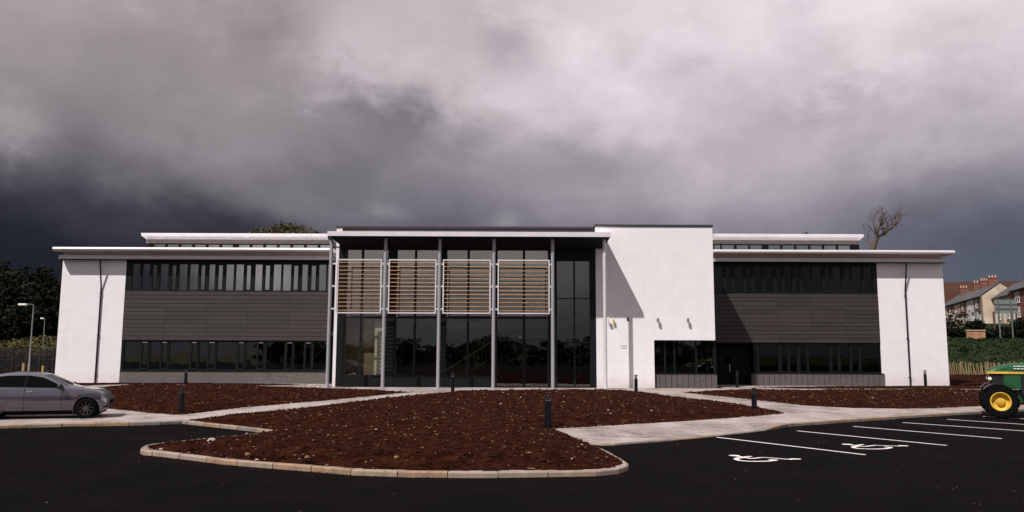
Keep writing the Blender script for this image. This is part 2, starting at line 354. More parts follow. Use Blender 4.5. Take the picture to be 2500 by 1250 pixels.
def inside(x, y, poly):
    r = np.zeros(x.shape, bool); n = len(poly)
    for i in range(n):
        x0, y0 = poly[i]; x1, y1 = poly[(i+1) % n]
        if y0 == y1: continue
        c = ((y0 > y) != (y1 > y)) & (x < (x1-x0)*(y-y0)/(y1-y0)+x0); r ^= c
    return r
def edist(x, y, poly, closed=True):
    d = np.full(x.shape, 1e9); n = len(poly)
    for i in range(n if closed else n-1):
        ax, ay = poly[i]; bx, by = poly[(i+1) % n]; vx, vy = bx-ax, by-ay; l2 = vx*vx+vy*vy+1e-9
        t = np.clip(((x-ax)*vx+(y-ay)*vy)/l2, 0, 1); d = np.minimum(d, np.hypot(x-ax-t*vx, y-ay-t*vy))
    return d
def G2(lst, z=.1): return [tuple(gnd(a, b, z)[:2]) for a, b in lst]

# ------------------------------------------------------------------ ground, road, kerbs, paving
MB().add([(-1500, -600, -.06), (1500, -600, -.06), (1500, 2500, -.06), (-1500, 2500, -.06)], [(0, 1, 2, 3)]).build('ground', M['grass'], kind='structure')
xs = np.linspace(-75, 75, 61)
b = MB().add([(-75, -54, 0), (75, -54, 0), (75, 60, 0), (-75, 60, 0)], [(0, 1, 2, 3)]).build('car_park_asphalt', M['asphalt'], kind='structure')

OUT = [(-420, 1062), (-150, 1050), (0, 1038.5), (100, 1035), (189, 1032.7), (320, 1031), (390, 1029), (444, 1026.5), (520, 1034.5), (600, 1043), (674, 1050.5),
       (640, 1055), (583, 1061), (499, 1070), (401, 1080), (372, 1083.5), (354, 1087), (345.5, 1091.5), (343, 1096), (350, 1099.5), (382, 1102), (460, 1111), (545, 1121.5),
       (643, 1129.5), (749, 1137.5), (866, 1147), (1001, 1151.5), (1142, 1152.8), (1197, 1152.8), (1331, 1151), (1459, 1148.5), (1510, 1143.5), (1532, 1136.5),
       (1535, 1131), (1526, 1124), (1490, 1104), (1440, 1079.5), (1400, 1063.5)]
OUT2 = [(1404, 1066), (1430, 1074), (1470, 1078), (1500, 1077.5), (1640, 1067), (1700, 1062), (1800, 1051), (1870, 1043.5), (1925, 1034), (2000, 1028.5), (2100, 1021.5), (2250, 1012), (2400, 1003), (2640, 990), (2900, 980)]
kerb1 = G2(OUT); kerb2 = G2(OUT2)
dropA, dropB = kerb2[1], kerb2[7]
def drop(x, y):
    vx, vy = dropB[0]-dropA[0], dropB[1]-dropA[1]; l2 = vx*vx+vy*vy
    t = ((x-dropA[0])*vx+(y-dropA[1])*vy)/l2; d = np.abs((x-dropA[0])*vy-(y-dropA[1])*vx)/math.sqrt(l2)
    f = np.clip((t+.16)/.16, 0, 1)*np.clip((1.1-t)/.12, 0, 1)*np.clip(1-(d-.2)/1.3, 0, 1)
    return .072*f
def hpav(x, y): return .1-drop(np.asarray(x, float), np.asarray(y, float))
base_poly = kerb1+kerb2+[(60, 46), (60, 54.0), (-38, 54.0), (-38, kerb1[0][1])]
from mathutils.geometry import tessellate_polygon
pp_ = [Vector((x, y, .018)) for x, y in kerb1[:-1]+kerb2+[(60, 46), (60, 60.0), (-38, 60.0)]]
tri_ = [t if (pp_[t[1]]-pp_[t[0]]).cross(pp_[t[2]]-pp_[t[0]]).z > 0 else t[::-1] for t in tessellate_polygon([pp_])]
me = bpy.data.meshes.new('pavement'); me.from_pydata(pp_, [], tri_); me.update()
print('PAVAREA', sum(p.area for p in me.polygons), abs(sum(pp_[i].x*pp_[(i+1)%len(pp_)].y-pp_[i].y*pp_[(i+1)%len(pp_)].x for i in range(len(pp_))))/2); me.materials.append(M['mortar']); pav_o = link('pavement', me); pav_o['kind'] = 'structure'; ORG['pavement'] = Vector((0, 0, 0))

def resample(poly, step):
    out = []; acc = 0
    P = [Vector((x, y, 0)) for x, y in poly]; cum = [0]
    for i in range(len(P)-1): cum.append(cum[-1]+(P[i+1]-P[i]).length)
    def at(s):
        s = min(max(s, 0), cum[-1])
        for i in range(len(P)-1):
            if s <= cum[i+1]+1e-9:
                t = (s-cum[i])/max(cum[i+1]-cum[i], 1e-9); return P[i].lerp(P[i+1], t)
        return P[-1]
    return at, cum
kerb_root = None
def kerb_line(poly, seed, parent, zf):
    at, cum = resample(poly, .9); rs = random.Random(seed); s = 0; prof = [(0, -.03), (0, .075), (.012, .092), (.03, .1), (.125, .1), (.125, -.03)]
    while s < cum[-1]-.05:
        l = .45 if rs.random() < .08 else .9
        e_ = min(s+l, cum[-1]); ss = [s+.011]+[c_ for c_ in cum if s+.02 < c_ < e_-.02]+[e_-.011]
        mb = MB(); vs = []; jit = rs.uniform(-.004, .004); jo = rs.uniform(-.005, .005)
        for q in ss:
            p = at(q); t = (at(q+.06)-at(q-.06)).normalized(); nrm = Vector((-t.y, t.x, 0)); dz_ = float(zf(p.x, p.y))-.1+jit
            for o_, z_ in prof: vs.append(tuple(p+nrm*(o_+jo)+Vector((0, 0, z_+(dz_ if z_ > 0 else 0)))))
        n = 6; fs = [tuple(range(n)), tuple(range((len(ss)-1)*n, len(ss)*n))[::-1]]
        for i in range(len(ss)-1):
            for j in range(n): fs.append((i*n+j, (i+1)*n+j, (i+1)*n+(j+1) % n, i*n+(j+1) % n))
        mb.add(vs, fs); mb.build('kerb_stone', rs.choice(KRB), parent); s = e_
kerb_line(kerb1, 3, pav_o, hpav); kerb_line(kerb2, 5, pav_o, hpav)

BEDS = dict(
 main=[(460, 1026), (504, 1019.5), (694, 1002.5), (800, 988.5), (896, 978.5), (960, 971.5), (1024, 964.5), (1088, 959), (1120, 957.6), (1312, 956), (1440, 955.5), (1549, 957), (1600, 961),
       (1640, 968.5), (1778, 983.6), (1833, 991), (1900, 1004), (1915, 1009.5), (1833, 1017.5), (1640, 1030), (1470, 1040), (1352, 1046.5), (1375, 1056), (1438, 1083.5), (1486, 1107), (1517, 1126), (1520, 1133), (1500, 1140),
       (1455, 1145.5), (1331, 1148), (1142, 1149.3), (1001, 1148), (866, 1143.6), (749, 1134.3), (643, 1126.5), (545, 1118.7), (460, 1108.2), (388, 1099.5), (366, 1095.5), (360, 1091.5), (366, 1087.5),
       (401, 1082.3), (499, 1072), (583, 1063), (640, 1056.5), (686, 1051), (600, 1041.5), (520, 1033)],
 left=[(1008, 957), (896, 953.8), (800, 950.6), (700, 947), (612, 944), (470, 943), (320, 941), (245, 946), (197, 952), (150, 962), (140, 978), (180, 990), (268, 998), (300, 1001), (372, 1009), (420, 1012.5), (440, 1013), (454, 1012), (588, 995.5), (800, 977.5)],
 lback=[(-60, 936), (144, 935), (300, 934.6), (500, 935), (700, 938), (760, 940), (640, 941.5), (470, 939.5), (320, 938), (236, 940), (158, 943), (0, 946)],
 right=[(1665, 958), (1790, 954.3), (2100, 953.2), (2400, 954), (2600, 954.5), (2640, 984), (2500, 988.5), (2400, 991.5), (2260, 997.5), (2200, 997.7), (2080, 996), (1970, 990.5), (1835, 975.5)],
 rback=[(1845, 946), (2000, 943.5), (2319, 941.5), (2400, 936), (2700, 936), (2700, 949.6), (2319, 949.8), (2100, 949.3), (1950, 948.8)],
)
BP = {k: G2(v) for k, v in BEDS.items()}
BP['rback'] = [p if p[1] < 56 else (p[0], 56) for p in BP['rback']]+[]
INFO = dict(main='large dark soil bed in the middle between the two paths', left='long soil bed left of the diagonal path, below the left wing', lback='narrow soil strip along the left wing wall',
            right='long soil bed right of the fork in the path', rback='soil strip along the right wing wall')
def bed_h(x, y, poly, tall):
    d = edist(x, y, poly); f = np.clip(d/1.6, 0, 1); f = f*f*(3-2*f)
    wx = x+.5*fbm(x*1.7, y*1.7, 2, 61)*2; y = y+.5*fbm(x*1.7, y*1.7, 2, 65)*2; x = wx*.94+y*.34
    return .10+tall*f+.05*fbm(x*.7, y*.7, 3, 4)*f*2+.075*fbm(x*4.3, y*4.3, 3, 9)*np.clip(d/.15, .25, 1)+.085*np.maximum(fbm(x*10, y*10, 3, 21), -.08)*np.clip(d/.15, .4, 1)+.05*np.maximum(fbm(x*19, y*19, 2, 41)-.05, 0)*np.clip(d/.15, .4, 1)+.008
def bed(key, tall, name='soil_bed'):
    poly = BP[key]; xs_ = [p[0] for p in poly]; ys_ = [p[1] for p in poly]; x0, x1, y0, y1 = min(xs_), max(xs_), min(ys_), max(ys_)
    ys2 = [y0-.05]
    while ys2[-1] < y1: ys2.append(ys2[-1]+max(.032, .0045*ys2[-1] if ys2[-1] > 18 else .032))
    gy = np.array(ys2); stepx = max(.045, .0032*y0) ; verts = []; faces = []; cnt = 0
    # two density zones so distant soil stays cheap
    zones = []; mid = y0+(y1-y0)*.33
    for (a, b_, st) in ((y0-.1, 18, .032), (18, 22.5, .05), (22.5, 32, .085), (32, 80, .14)):
        yy = gy[(gy >= a-.2) & (gy <= b_+.2)]
        if len(yy) < 2 or yy[-1] <= y0: continue
        xx = np.arange(x0-.1, x1+.15, st); GX, GY = np.meshgrid(xx, yy); jx = (vnoise(GX*37, GY*37, 5)-.5)*st*.6; GXj = GX+jx
        cx = (GX[:-1, :-1]+GX[1:, 1:])/2; cy = (GY[:-1, :-1]+GY[1:, 1:])/2
        ok = inside(cx+.10*fbm(cx*3, cy*3, 2, 31), cy+.10*fbm(cx*3, cy*3, 2, 35), poly)
        H = bed_h(GXj, GY, poly, tall); idx = np.arange(GX.size).reshape(GX.shape)+cnt
        used = np.stack([idx[:-1, :-1], idx[:-1, 1:], idx[1:, 1:], idx[1:, :-1]], -1)[ok]
        verts.append(np.stack([GXj.ravel(), GY.ravel(), H.ravel()], 1)); faces.append(used.reshape(-1, 4)); cnt += GX.size
    V = np.concatenate(verts); Fc = np.concatenate(faces); u, inv = np.unique(Fc, return_inverse=True); V = V[u]; Fc = inv.reshape(-1, 4)
    me = bpy.data.meshes.new(name); me.from_pydata(V.tolist(), [], Fc.tolist()); me.materials.append(M['soil']); me.update()
    o = link(name, me); o['kind'] = 'structure'; return o
for k, t in (('main', .16), ('left', .14), ('lback', .02), ('right', .12), ('rback', .02)): bed(k, t)

# paving blocks
bw, bd = .30, .15
blk = []
gx = np.arange(-26, 42, bw); gyv = np.arange(13, 54.0, bd)
GX, GY = np.meshgrid(gx, gyv); GX = GX+(np.arange(len(gyv)) % 2)[:, None]*bw/2
ok = inside(GX, GY, base_poly) & (edist(GX, GY, kerb1, False) > .16) & (edist(GX, GY, kerb2, False) > .16)
for k in BP: ok &= ~(inside(GX, GY, BP[k]) & (edist(GX, GY, BP[k]) > .22))
ok &= ~((GY > 49.4) & (GX > -11.5) & (GX < 13.2))
px_, py_ = GX[ok], GY[ok]; order = np.argsort(py_); px_, py_ = px_[order], py_[order]
jz = rng.uniform(-.003, .003, len(px_)); tone = np.clip((vnoise(px_*1.3, py_*.7, 77)*3.4+vnoise(px_*3.3, py_*2.3, 78)*2.0+rng.random(len(px_))*1.2-1.3), 0, 3.99).astype(int)
pm = []
for mm in PAV:
    q = MB(); g_ = .004; q.add([(-bw/2+g_, -bd/2+g_, -.08), (bw/2-g_, -bd/2+g_, -.08), (bw/2-g_, bd/2-g_, -.08), (-bw/2+g_, bd/2-g_, -.08),
        (-bw/2+g_, -bd/2+g_, -.006), (bw/2-g_, -bd/2+g_, -.006), (bw/2-g_, bd/2-g_, -.006), (-bw/2+g_, bd/2-g_, -.006),
        (-bw/2+.01, -bd/2+.01, 0), (bw/2-.01, -bd/2+.01, 0), (bw/2-.01, bd/2-.01, 0), (-bw/2+.01, bd/2-.01, 0)],
        [(0, 1, 5, 4), (1, 2, 6, 5), (2, 3, 7, 6), (3, 0, 4, 7), (4, 5, 9, 8), (5, 6, 10, 9), (6, 7, 11, 10), (7, 4, 8, 11), (8, 9, 10, 11)])
    pm.append(q.mesh('paving_block', mm))
hp = hpav(px_, py_)+jz
NB = 290
for i in range(min(NB, len(px_))): link('paving_block', pm[tone[i]], pav_o, (px_[i], py_[i], hp[i]))
n_ = len(px_)-NB; cx, cy, cz = px_[NB:], py_[NB:], hp[NB:]; a_, b_ = bw/2-.005, bd/2-.005
off = np.array([(-a_, -b_, 0), (a_, -b_, 0), (a_, b_, 0), (-a_, b_, 0), (-a_, -b_, -.03), (a_, -b_, -.03), (a_, b_, -.03), (-a_, b_, -.03)])
V = (np.stack([cx, cy, cz], 1)[:, None, :]+off[None]).reshape(-1, 3)
fb = np.array([(0, 1, 2, 3), (4, 5, 1, 0), (5, 6, 2, 1), (7, 4, 0, 3)]); Fc = (np.arange(n_)[:, None, None]*8+fb[None]).reshape(-1, 4)
me = bpy.data.meshes.new('paving_blocks'); me.from_pydata(V.tolist(), [], Fc.tolist())
for mm in PAV: me.materials.append(mm)
me.polygons.foreach_set('material_index', np.repeat(tone[NB:], 4).astype(np.int32)); me.update()
o = link('paving_blocks', me, pav_o); o['kind'] = 'stuff'

# stones, clods and litter lying on the soil
def scatter(n, keys, size, matl, name, flat=.7, seed=0, ymax=60, stretch=1.0):
    rs = np.random.default_rng(seed); vs = []; fs = []; k = 0
    oc = np.array([(1, 0, 0), (-1, 0, 0), (0, 1, 0), (0, -1, 0), (0, 0, 1), (0, 0, -1)]); of = [(0, 2, 4), (2, 1, 4), (1, 3, 4), (3, 0, 4), (2, 0, 5), (1, 2, 5), (3, 1, 5), (0, 3, 5)]
    areas = []
    for key in keys:
        p = np.array(BP[key]); areas.append(abs(np.sum(p[:, 0]*np.roll(p[:, 1], -1)-p[:, 1]*np.roll(p[:, 0], -1)))/2)
    for key, ar in zip(keys, areas):
        poly = BP[key]; p = np.array(poly); m_ = int(n*ar/sum(areas)); lo, hi = p.min(0), p.max(0)
        X_ = rs.uniform(lo[0], hi[0], m_*6); Y_ = rs.uniform(lo[1], hi[1], m_*6); q = inside(X_, Y_, poly) & (edist(X_, Y_, poly) > .06) & (Y_ < ymax); X_, Y_ = X_[q][:m_], Y_[q][:m_]
        Hh = bed_h(X_, Y_, poly, dict(main=.16, left=.14, right=.12).get(key, .02))
        sz = size[0]+(size[1]-size[0])*rs.random(len(X_))**3
        for x, y, h, s_ in zip(X_, Y_, Hh, sz):
            sc = rs.uniform(.6, 1.3, (6, 1))*oc*np.array((s_*stretch, s_, s_*flat)); a = rs.uniform(0, 6.28); ca, sa = math.cos(a), math.sin(a)
            for u in sc: vs.append((x+u[0]*ca-u[1]*sa, y+u[0]*sa+u[1]*ca, h+u[2]+s_*.15))
            fs += [(f[0]+k, f[1]+k, f[2]+k) for f in of]; k += 6
    me = bpy.data.meshes.new(name); me.from_pydata(vs, [], fs); me.materials.append(matl); me.update(); o = link(name, me); o['kind'] = 'stuff'; return o
tag(scatter(15000, ['main', 'left', 'right'], (.018, .075), M['soil2'], 'soil_clods', .7, 1), 'crumbled brown clods scattered over the soil beds', 'soil')
tag(scatter(6500, ['main', 'left', 'right', 'rback'], (.010, .036), M['stone'], 'soil_pebbles', .6, 2), 'small tan pebbles scattered over the soil beds', 'pebbles')
tag(scatter(330, ['main', 'left', 'right'], (.015, .05), M['stonew'], 'soil_white_pebbles', .7, 3), 'few whitish pebbles scattered over the soil beds', 'pebbles')
tag(scatter(1500, ['main', 'left', 'right'], (.010, .028), M['straw'], 'straw_litter', .35, 4, stretch=3.2), 'dry straw coloured plant litter lying on the soil beds', 'litter')
tag(scatter(5200, ['main'], (.012, .055), M['soil2'], 'soil_crumbs', .8, 11, ymax=19), 'fine soil crumbs near the front kerb', 'soil')
tag(scatter(1100, ['main'], (.006, .018), M['stone'], 'grit', .7, 12, ymax=19), 'tan grit in the front of the large soil bed', 'pebbles')
def asphalt_litter(n, ml, name, size, seed, label, near):
    rs = random.Random(seed); mb = MB(); at, cum = resample(kerb1[16:34], 1)
    for _ in range(n):
        if near: q = at(rs.uniform(0, cum[-1])); x, y = q.x+rs.uniform(-.1, .1), q.y-abs(rs.gauss(.05, .22))
        else: y = rs.uniform(9, 24); x = rs.uniform(-.66, .66)*y
        if inside(np.array([x]), np.array([y]), base_poly)[0] or (not near and y > 17 and abs(x) < 3): continue
        r_ = size*rs.uniform(.4, 1.2)
        mb.add([(x+r_*rs.uniform(.6, 1.2), y, .001), (x, y+r_*rs.uniform(.6, 1.2), .001), (x-r_, y, .001), (x, y-r_*rs.uniform(.6, 1.2), .001), (x, y, .001+r_*rs.uniform(.4, .9))], [(0, 1, 4), (1, 2, 4), (2, 3, 4), (3, 0, 4)])
    tag(mb.build(name, ml, kind='stuff'), label, 'litter')
asphalt_litter(420, M['soil2'], 'spilt_soil', .022, 3, 'crumbs of soil spilt on the asphalt along the front kerb', True)
asphalt_litter(150, M['stone'], 'asphalt_grit', .013, 4, 'small pale grit scattered over the black asphalt', False)
def stone(px, py, s_, label, ml):
    p = gnd(px, py, .2); bm = bmesh.new(); bmesh.ops.create_icosphere(bm, subdivisions=2, radius=s_); rs = random.Random(int(px))
    for v in bm.verts: v.co *= rs.uniform(.85, 1.12); v.co.z *= .75
    me = bpy.data.meshes.new('stone'); bm.to_mesh(me); bm.free(); me.materials.append(ml); o = link('stone', me, None, p+Vector((0, 0, s_*.2))); tag(o, label, 'stone', 'larger stones lying on the big soil bed')
stone(516, 1078, .09, 'largest pale rounded stone on the left tongue of the big soil bed', M['stonew'])
stone(604, 1111, .055, 'tan stone close behind the front kerb at left', M['stone'])
stone(750, 1118, .05, 'tan splinter of stone behind the front kerb, left of the middle', M['stone'])
stone(866, 1085, .035, 'small white stone in the middle of the soil left of centre', M['stonew'])
stone(1178, 1105, .06, 'tan angled stone behind the front kerb at the centre', M['stone'])
stone(968, 1118, .05, 'brownish stone behind the front kerb, between centre and left', M['stone'])
stone(1590, 1012, .05, 'pale stone on the soil below the white block, near the path', M['stonew'])
# small weeds
wv = MB(); rs = random.Random(5)
for _ in range(46):
    if rs.random() < .6: p = gnd(rs.uniform(780, 1300), rs.uniform(1075, 1125), .2)
    else: p = gnd(rs.uniform(560, 1500), rs.uniform(1000, 1130), .2)
    if not inside(np.array([p.x]), np.array([p.y]), BP['main'])[0]: continue
    for k in range(9):
        a = rs.uniform(0, 6.28); l = rs.uniform(.03, .09); d = Vector((math.cos(a), math.sin(a), 0)); q = d.cross(Vector((0, 0, 1)))*.012; tip = p+d*l+Vector((0, 0, l*.8))
        wv.add([p-q+Vector((0, 0, .02)), p+q+Vector((0, 0, .02)), tip], [(0, 1, 2)])
tag(wv.build('weed_seedlings', M['weed'], kind='stuff'), 'sparse green weed seedlings in the big soil bed', 'weeds')

# painted lines and wheelchair signs on the asphalt
def ribbon(pts, w, mb, z=.004):
    P = [Vector((p[0], p[1], 0)) for p in pts]; vs = []
    for i, p in enumerate(P):
        t = (P[min(i+1, len(P)-1)]-P[max(i-1, 0)]).normalized(); nn = Vector((-t.y, t.x, 0)); ww = w[i] if isinstance(w, list) else w
        vs += [tuple(p+nn*ww/2+Vector((0, 0, z))), tuple(p-nn*ww/2+Vector((0, 0, z)))]
    mb.add(vs, [(2*i, 2*i+1, 2*i+3, 2*i+2) for i in range(len(P)-1)])
lines = [((1750, 1067.5), (2113, 1110.5)), ((1946, 1052), (2311, 1087.5)), ((2083, 1041), (2446, 1071)), ((2204, 1031.7), (2520, 1053.6)), ((2312.5, 1023.8), (2620, 1044)), ((2400, 1016.5), (2720, 1036))]
def curve(pts, n=6):
    P = [Vector(p) for p in pts]; o = []
    for i in range(len(P)-1):
        p0, p1, p2, p3 = P[max(i-1, 0)], P[i], P[i+1], P[min(i+2, len(P)-1)]
        for k in range(n):
            t = k/n; o.append(.5*((2*p1)+(p2-p0)*t+(2*p0-5*p1+4*p2-p3)*t*t+(3*p1-p0-3*p2+p3)*t**3))
    o.append(P[-1]); return o
def gp(zx, zy): return gnd(1760+zx/5.208, 1060+zy/5.21, 0)
def blob(mb, c, r, z, st=1.0, ang=0):
    vs = [(c.x+math.cos(a)*r*st*math.cos(ang)-math.sin(a)*r*math.sin(ang), c.y+math.cos(a)*r*st*math.sin(ang)+math.sin(a)*r*math.cos(ang), z) for a in [k*2*math.pi/20 for k in range(20)]]
    mb.add(vs, [tuple(range(20))])
road_lab = ['nearest to the front, starting by the dropped kerb', 'between the two wheelchair signs', 'third from the front, past both wheelchair signs', 'fourth, running out of the right edge below the tractor', 'fifth, closest in front of the tractor wheel', 'farthest, under the tractor']
def symbol(pts_fn, label):
    mb = MB(); d = pts_fn
    blob(mb, gp(*d['head']), .105, .0045, 1.15)
    ribbon([gp(*p) for p in d['torso']], .10, mb, .005); ribbon([gp(*p) for p in d['arm']], .09, mb, .0055)
    ribbon(curve([gp(*p) for p in d['wheel']]), .105, mb, .006)
    ribbon([gp(*p) for p in d['leg']], .085, mb, .0065); blob(mb, gp(*d['foot']), .085, .007, 1.5)
    o = mb.build('wheelchair_sign', M['line']); tag(o, label, 'road marking', 'wheelchair signs painted on the parking bays')
symbol(dict(head=(170, 274), torso=[(190, 278), (270, 293), (395, 313)], arm=[(290, 292), (388, 284)], wheel=[(290, 300), (215, 306), (195, 320), (250, 338), (380, 348), (560, 347), (670, 337), (690, 330), (610, 325)],
            leg=[(385, 314), (525, 298), (640, 305), (800, 318), (905, 326)], foot=(945, 319)), 'white painted wheelchair symbol in the nearer parking bay')
symbol(dict(head=(1600, 130), torso=[(1620, 133), (1700, 145), (1835, 159)], arm=[(1710, 146), (1812, 133)], wheel=[(1770, 152), (1705, 160), (1685, 170), (1740, 183), (1900, 191), (2060, 188), (2150, 176), (2140, 167), (2080, 164)],
            leg=[(1830, 159), (1965, 144), (2100, 149), (2290, 155)], foot=(2318, 150)), 'white painted wheelchair symbol in the farther parking bay')
for (a, b_), lb in zip(lines, road_lab):
    mb = MB(); A, B = gnd(*a), gnd(*b_); ribbon([A.lerp(B, t) for t in (0, .25, .5, .75, 1)], .10, mb, .003)
    o = mb.build('parking_line', M['line']); tag(o, 'white painted bay line, '+lb, 'road marking', 'bay lines on the asphalt')

# ------------------------------------------------------------------ the building
DB, W = 50.0, 54.6
g0 = .08
BLD = empty('office_building', (0, DB, 0), 'long white and dark brown two storey office building with glazed entrance hall', 'building')
xl0, xl1, xr0, xr1 = X(143, W), X(300, W), X(2147, W), X(2309, W)
zpl = (Z(905, W, 550)+Z(914, W, 1950))/2; zc0 = (Z(830, W, 550)+Z(838.5, W, 1950))/2; zc1 = (Z(712.5, W, 550)+Z(717, W, 1950))/2
zw1 = (Z(646, W, 550)+Z(650, W, 1950))/2; ztop = Z(632, W, 550)
xs_l = X(806, W); xs_r = X(1735, W)
DEP = 13.0
# shell
w = MB(); w.box(xl0, xl1, W, W+.4, g0-.3, ztop+.35); w.box(xl0, xl0+.35, W+.4, W+DEP, g0-.3, ztop+.35); w.build('wall', M['render'], BLD)['label'] = 'white end wall of the left wing'
w = MB(); w.box(xr0, xr1, W, W+.4, g0-.3, ztop+.35); w.box(xr1-.35, xr1, W+.4, W+DEP, g0-.3, ztop+.35); w.build('wall', M['render'], BLD)['label'] = 'white end wall of the right wing'
w = MB(); w.box(xl0, xr1, W+DEP, W+DEP+.3, g0-.3, ztop+.35); w.build('rear_wall', M['render'], BLD)
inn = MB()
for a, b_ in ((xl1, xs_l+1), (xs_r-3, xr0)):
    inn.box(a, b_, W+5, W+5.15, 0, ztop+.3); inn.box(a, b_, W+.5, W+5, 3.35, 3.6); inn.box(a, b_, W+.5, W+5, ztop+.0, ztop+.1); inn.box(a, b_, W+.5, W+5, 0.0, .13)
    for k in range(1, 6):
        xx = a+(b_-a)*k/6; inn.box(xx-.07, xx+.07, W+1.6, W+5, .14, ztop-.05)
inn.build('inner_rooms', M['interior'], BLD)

def roof_eave(x0, x1, yw, zt, ovh, name, endl=0, endr=0):
    """thin sheet roof with rounded nose, sloping soffit and gutter beam"""
    zN, zB = zt, zt-.26
    prof = []
    for k in range(7):
        a = math.pi/2+math.pi*k/6; prof.append((yw-ovh+.13+math.cos(a)*.13, zN-.13+math.sin(a)*.13))
    mb = MB(); mb.extx(prof+[(yw-ovh+.32, zB+.0), (yw+DEP+.5, zB+.04), (yw+DEP+.5, zN+.02)], x0, x1)
    r = mb.build(name, M['alu'], BLD, smooth=30)
    s_ = MB(); x0s, x1s = x0+.12, x1-.12
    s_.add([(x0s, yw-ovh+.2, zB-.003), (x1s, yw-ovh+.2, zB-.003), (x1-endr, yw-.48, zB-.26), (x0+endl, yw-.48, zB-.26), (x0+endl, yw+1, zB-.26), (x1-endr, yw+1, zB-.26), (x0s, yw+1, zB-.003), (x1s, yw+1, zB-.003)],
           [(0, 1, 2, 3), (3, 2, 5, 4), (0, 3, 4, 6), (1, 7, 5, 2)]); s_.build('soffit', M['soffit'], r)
    return r
zn_l = Z(603.5, W-.95, 460)
r1 = roof_eave(X(128, W-.95, 610), X(812, W-.95, 610), W, zn_l, .98, 'roof', .95, 0)
r2 = roof_eave(X(1742, W-.95, 610), X(2331, W-.95, 610), W, zn_l, .98, 'roof', 0, .95)
for a, b_, rr_ in ((xl0-.02, X(810, W), r1), (X(1740, W), xr1+.02, r2)):
    MB().box(a, b_, W-.50, W+.3, zn_l-.77, zn_l-.523).build('gutter_beam', M['beam'], BLD)
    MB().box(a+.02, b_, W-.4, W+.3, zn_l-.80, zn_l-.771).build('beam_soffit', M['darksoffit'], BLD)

# cladding planks with recessed joints
def cladding(x0, x1, rows, ncol, seed, holder_label):
    back = MB().box(x0, x1, W+.06, W+.45, zc0, zc1).build('cladding_backing', M['coping'], BLD); back['label'] = holder_label
    h = (zc1-zc0)/rows; wd = (x1-x0)/ncol; rs = random.Random(seed); ms = []
    for mm in (M['clad'], M['clad2'], M['clad3']):
        q = MB(); q.extx([(-.05, 0), (-.058, .01), (-.058, h-.035), (-.05, h-.026), (.05, h-.026), (.05, 0)], .004, wd-.008); ms.append(q.mesh('cladding_plank', mm))
    for r_ in range(rows):
        for k in range(ncol): piece('cladding_plank', rs.choice(ms), back, (x0+k*wd, W+rs.uniform(-.003, .003), zc0+r_*h+.012))
cladding(xl1+.05, xs_l, 12, 5, 1, 'plank cladding of the left wing')
cladding(xs_r, xr0-.05, 12, 5, 2, 'plank cladding of the right wing')

# brick plinths
MB().box(xl1+.02, X(806, W), W-.06, W+.35, g0-.3, zpl-.02).build('plinth', M['plinth'], BLD)
def striped_plinth(x0, x1, y, z1, label):
    bk = MB().box(x0, x1, y+.04, y+.4, g0-.3, z1-.01).build('plinth', M['mortar'], BLD); bk['label'] = label
    n = max(1, round((x1-x0)/.37)); wd = (x1-x0)/n; hh = (z1-g0+.2)
    q = MB().extx([(-.03, -.2), (-.03, hh-.2-.012), (-.024, hh-.2), (.04, hh-.2), (.04, -.2)], 0.018, wd-.018); me = q.mesh('plinth_block', M['plinth2'])
    for k in range(n): piece('plinth_block', me, bk, (x0+k*wd, y, g0-.005))
striped_plinth(X(1837, W, 930), xr0+.15, W-.04, zpl, 'striped brick plinth of the right wing')
# lead sills
for a, b_ in ((xl1+.02, xs_l), (X(1837, W), xr0+.12)): MB().box(a, b_, W-.09, W+.2, zpl-.018, zpl+.035).build('sill', M['dark'], BLD)

# window bands
def band(x0, x1, z0, z1, panes, y, gm, label, vents=False):
    """panes: (xa, xb, sash?) ; the frame fills what lies between them"""
    fr = MB(); y1 = y+.14
    fr.box(x0, x1, y, y1, z0, z0+.09); fr.box(x0, x1, y, y1, z1-.10, z1)
    prev = x0
    for a, b_, s_ in panes:
        if a > prev+.01: fr.box(prev, a, y+.002, y1-.002, z0+.09, z1-.10)
        prev = b_
    if x1 > prev+.01: fr.box(prev, x1, y+.002, y1-.002, z0+.09, z1-.10)
    f = fr.build('window_band', M['dark'], BLD); f['label'] = label
    for a, b_, s_ in panes:
        MB().box(a-.01, b_+.01, y+.075+(.0 if not s_ else -.03), y+.09+(.0 if not s_ else -.03), z0+.08, z1-.09).build('pane', gm, f)
        if s_:
            q = MB(); t = .045; q.box(a, a+t, y-.02, y+.045, z0+.09, z1-.10); q.box(b_-t, b_, y-.02, y+.045, z0+.09, z1-.10); q.box(a+t, b_-t, y-.018, y+.045, z0+.09, z0+.09+t); q.box(a+t, b_-t, y-.018, y+.045, z1-.10-t*1.6, z1-.10); q.build('sash', M['dark'], f)
            if vents:
                MB().box(a+.06, b_-.06, y-.06, y-.021, z1-.16, z1-.125).build('trickle_vent', M['steel'], f)
                MB().box(a+.06, b_-.06, y-.06, y-.021, z0+.10, z0+.125).build('sash_drip', M['coping'], f)
    return f
k2 = lambda v: X(280+v/2.977, W)
def zo(lst, off_, sc_): return [(X(off_+a/sc_, W), X(off_+b_/sc_, W), s_) for a, b_, s_ in lst]
UL = [(105, 160, 0), (178, 232, 0), (250, 290, 1), (308, 368, 0), (390, 430, 1), (447, 508, 0), (524, 587, 0), (603, 643, 1), (665, 710, 0), (730, 772, 1), (790, 848, 0), (862, 920, 0), (937, 978, 1), (1003, 1057, 0), (1075, 1118, 1), (1138, 1195, 0), (1208, 1268, 0), (1283, 1325, 1), (1348, 1390, 0), (1412, 1455, 1), (1472, 1525, 0), (1535, 1562, 0)]
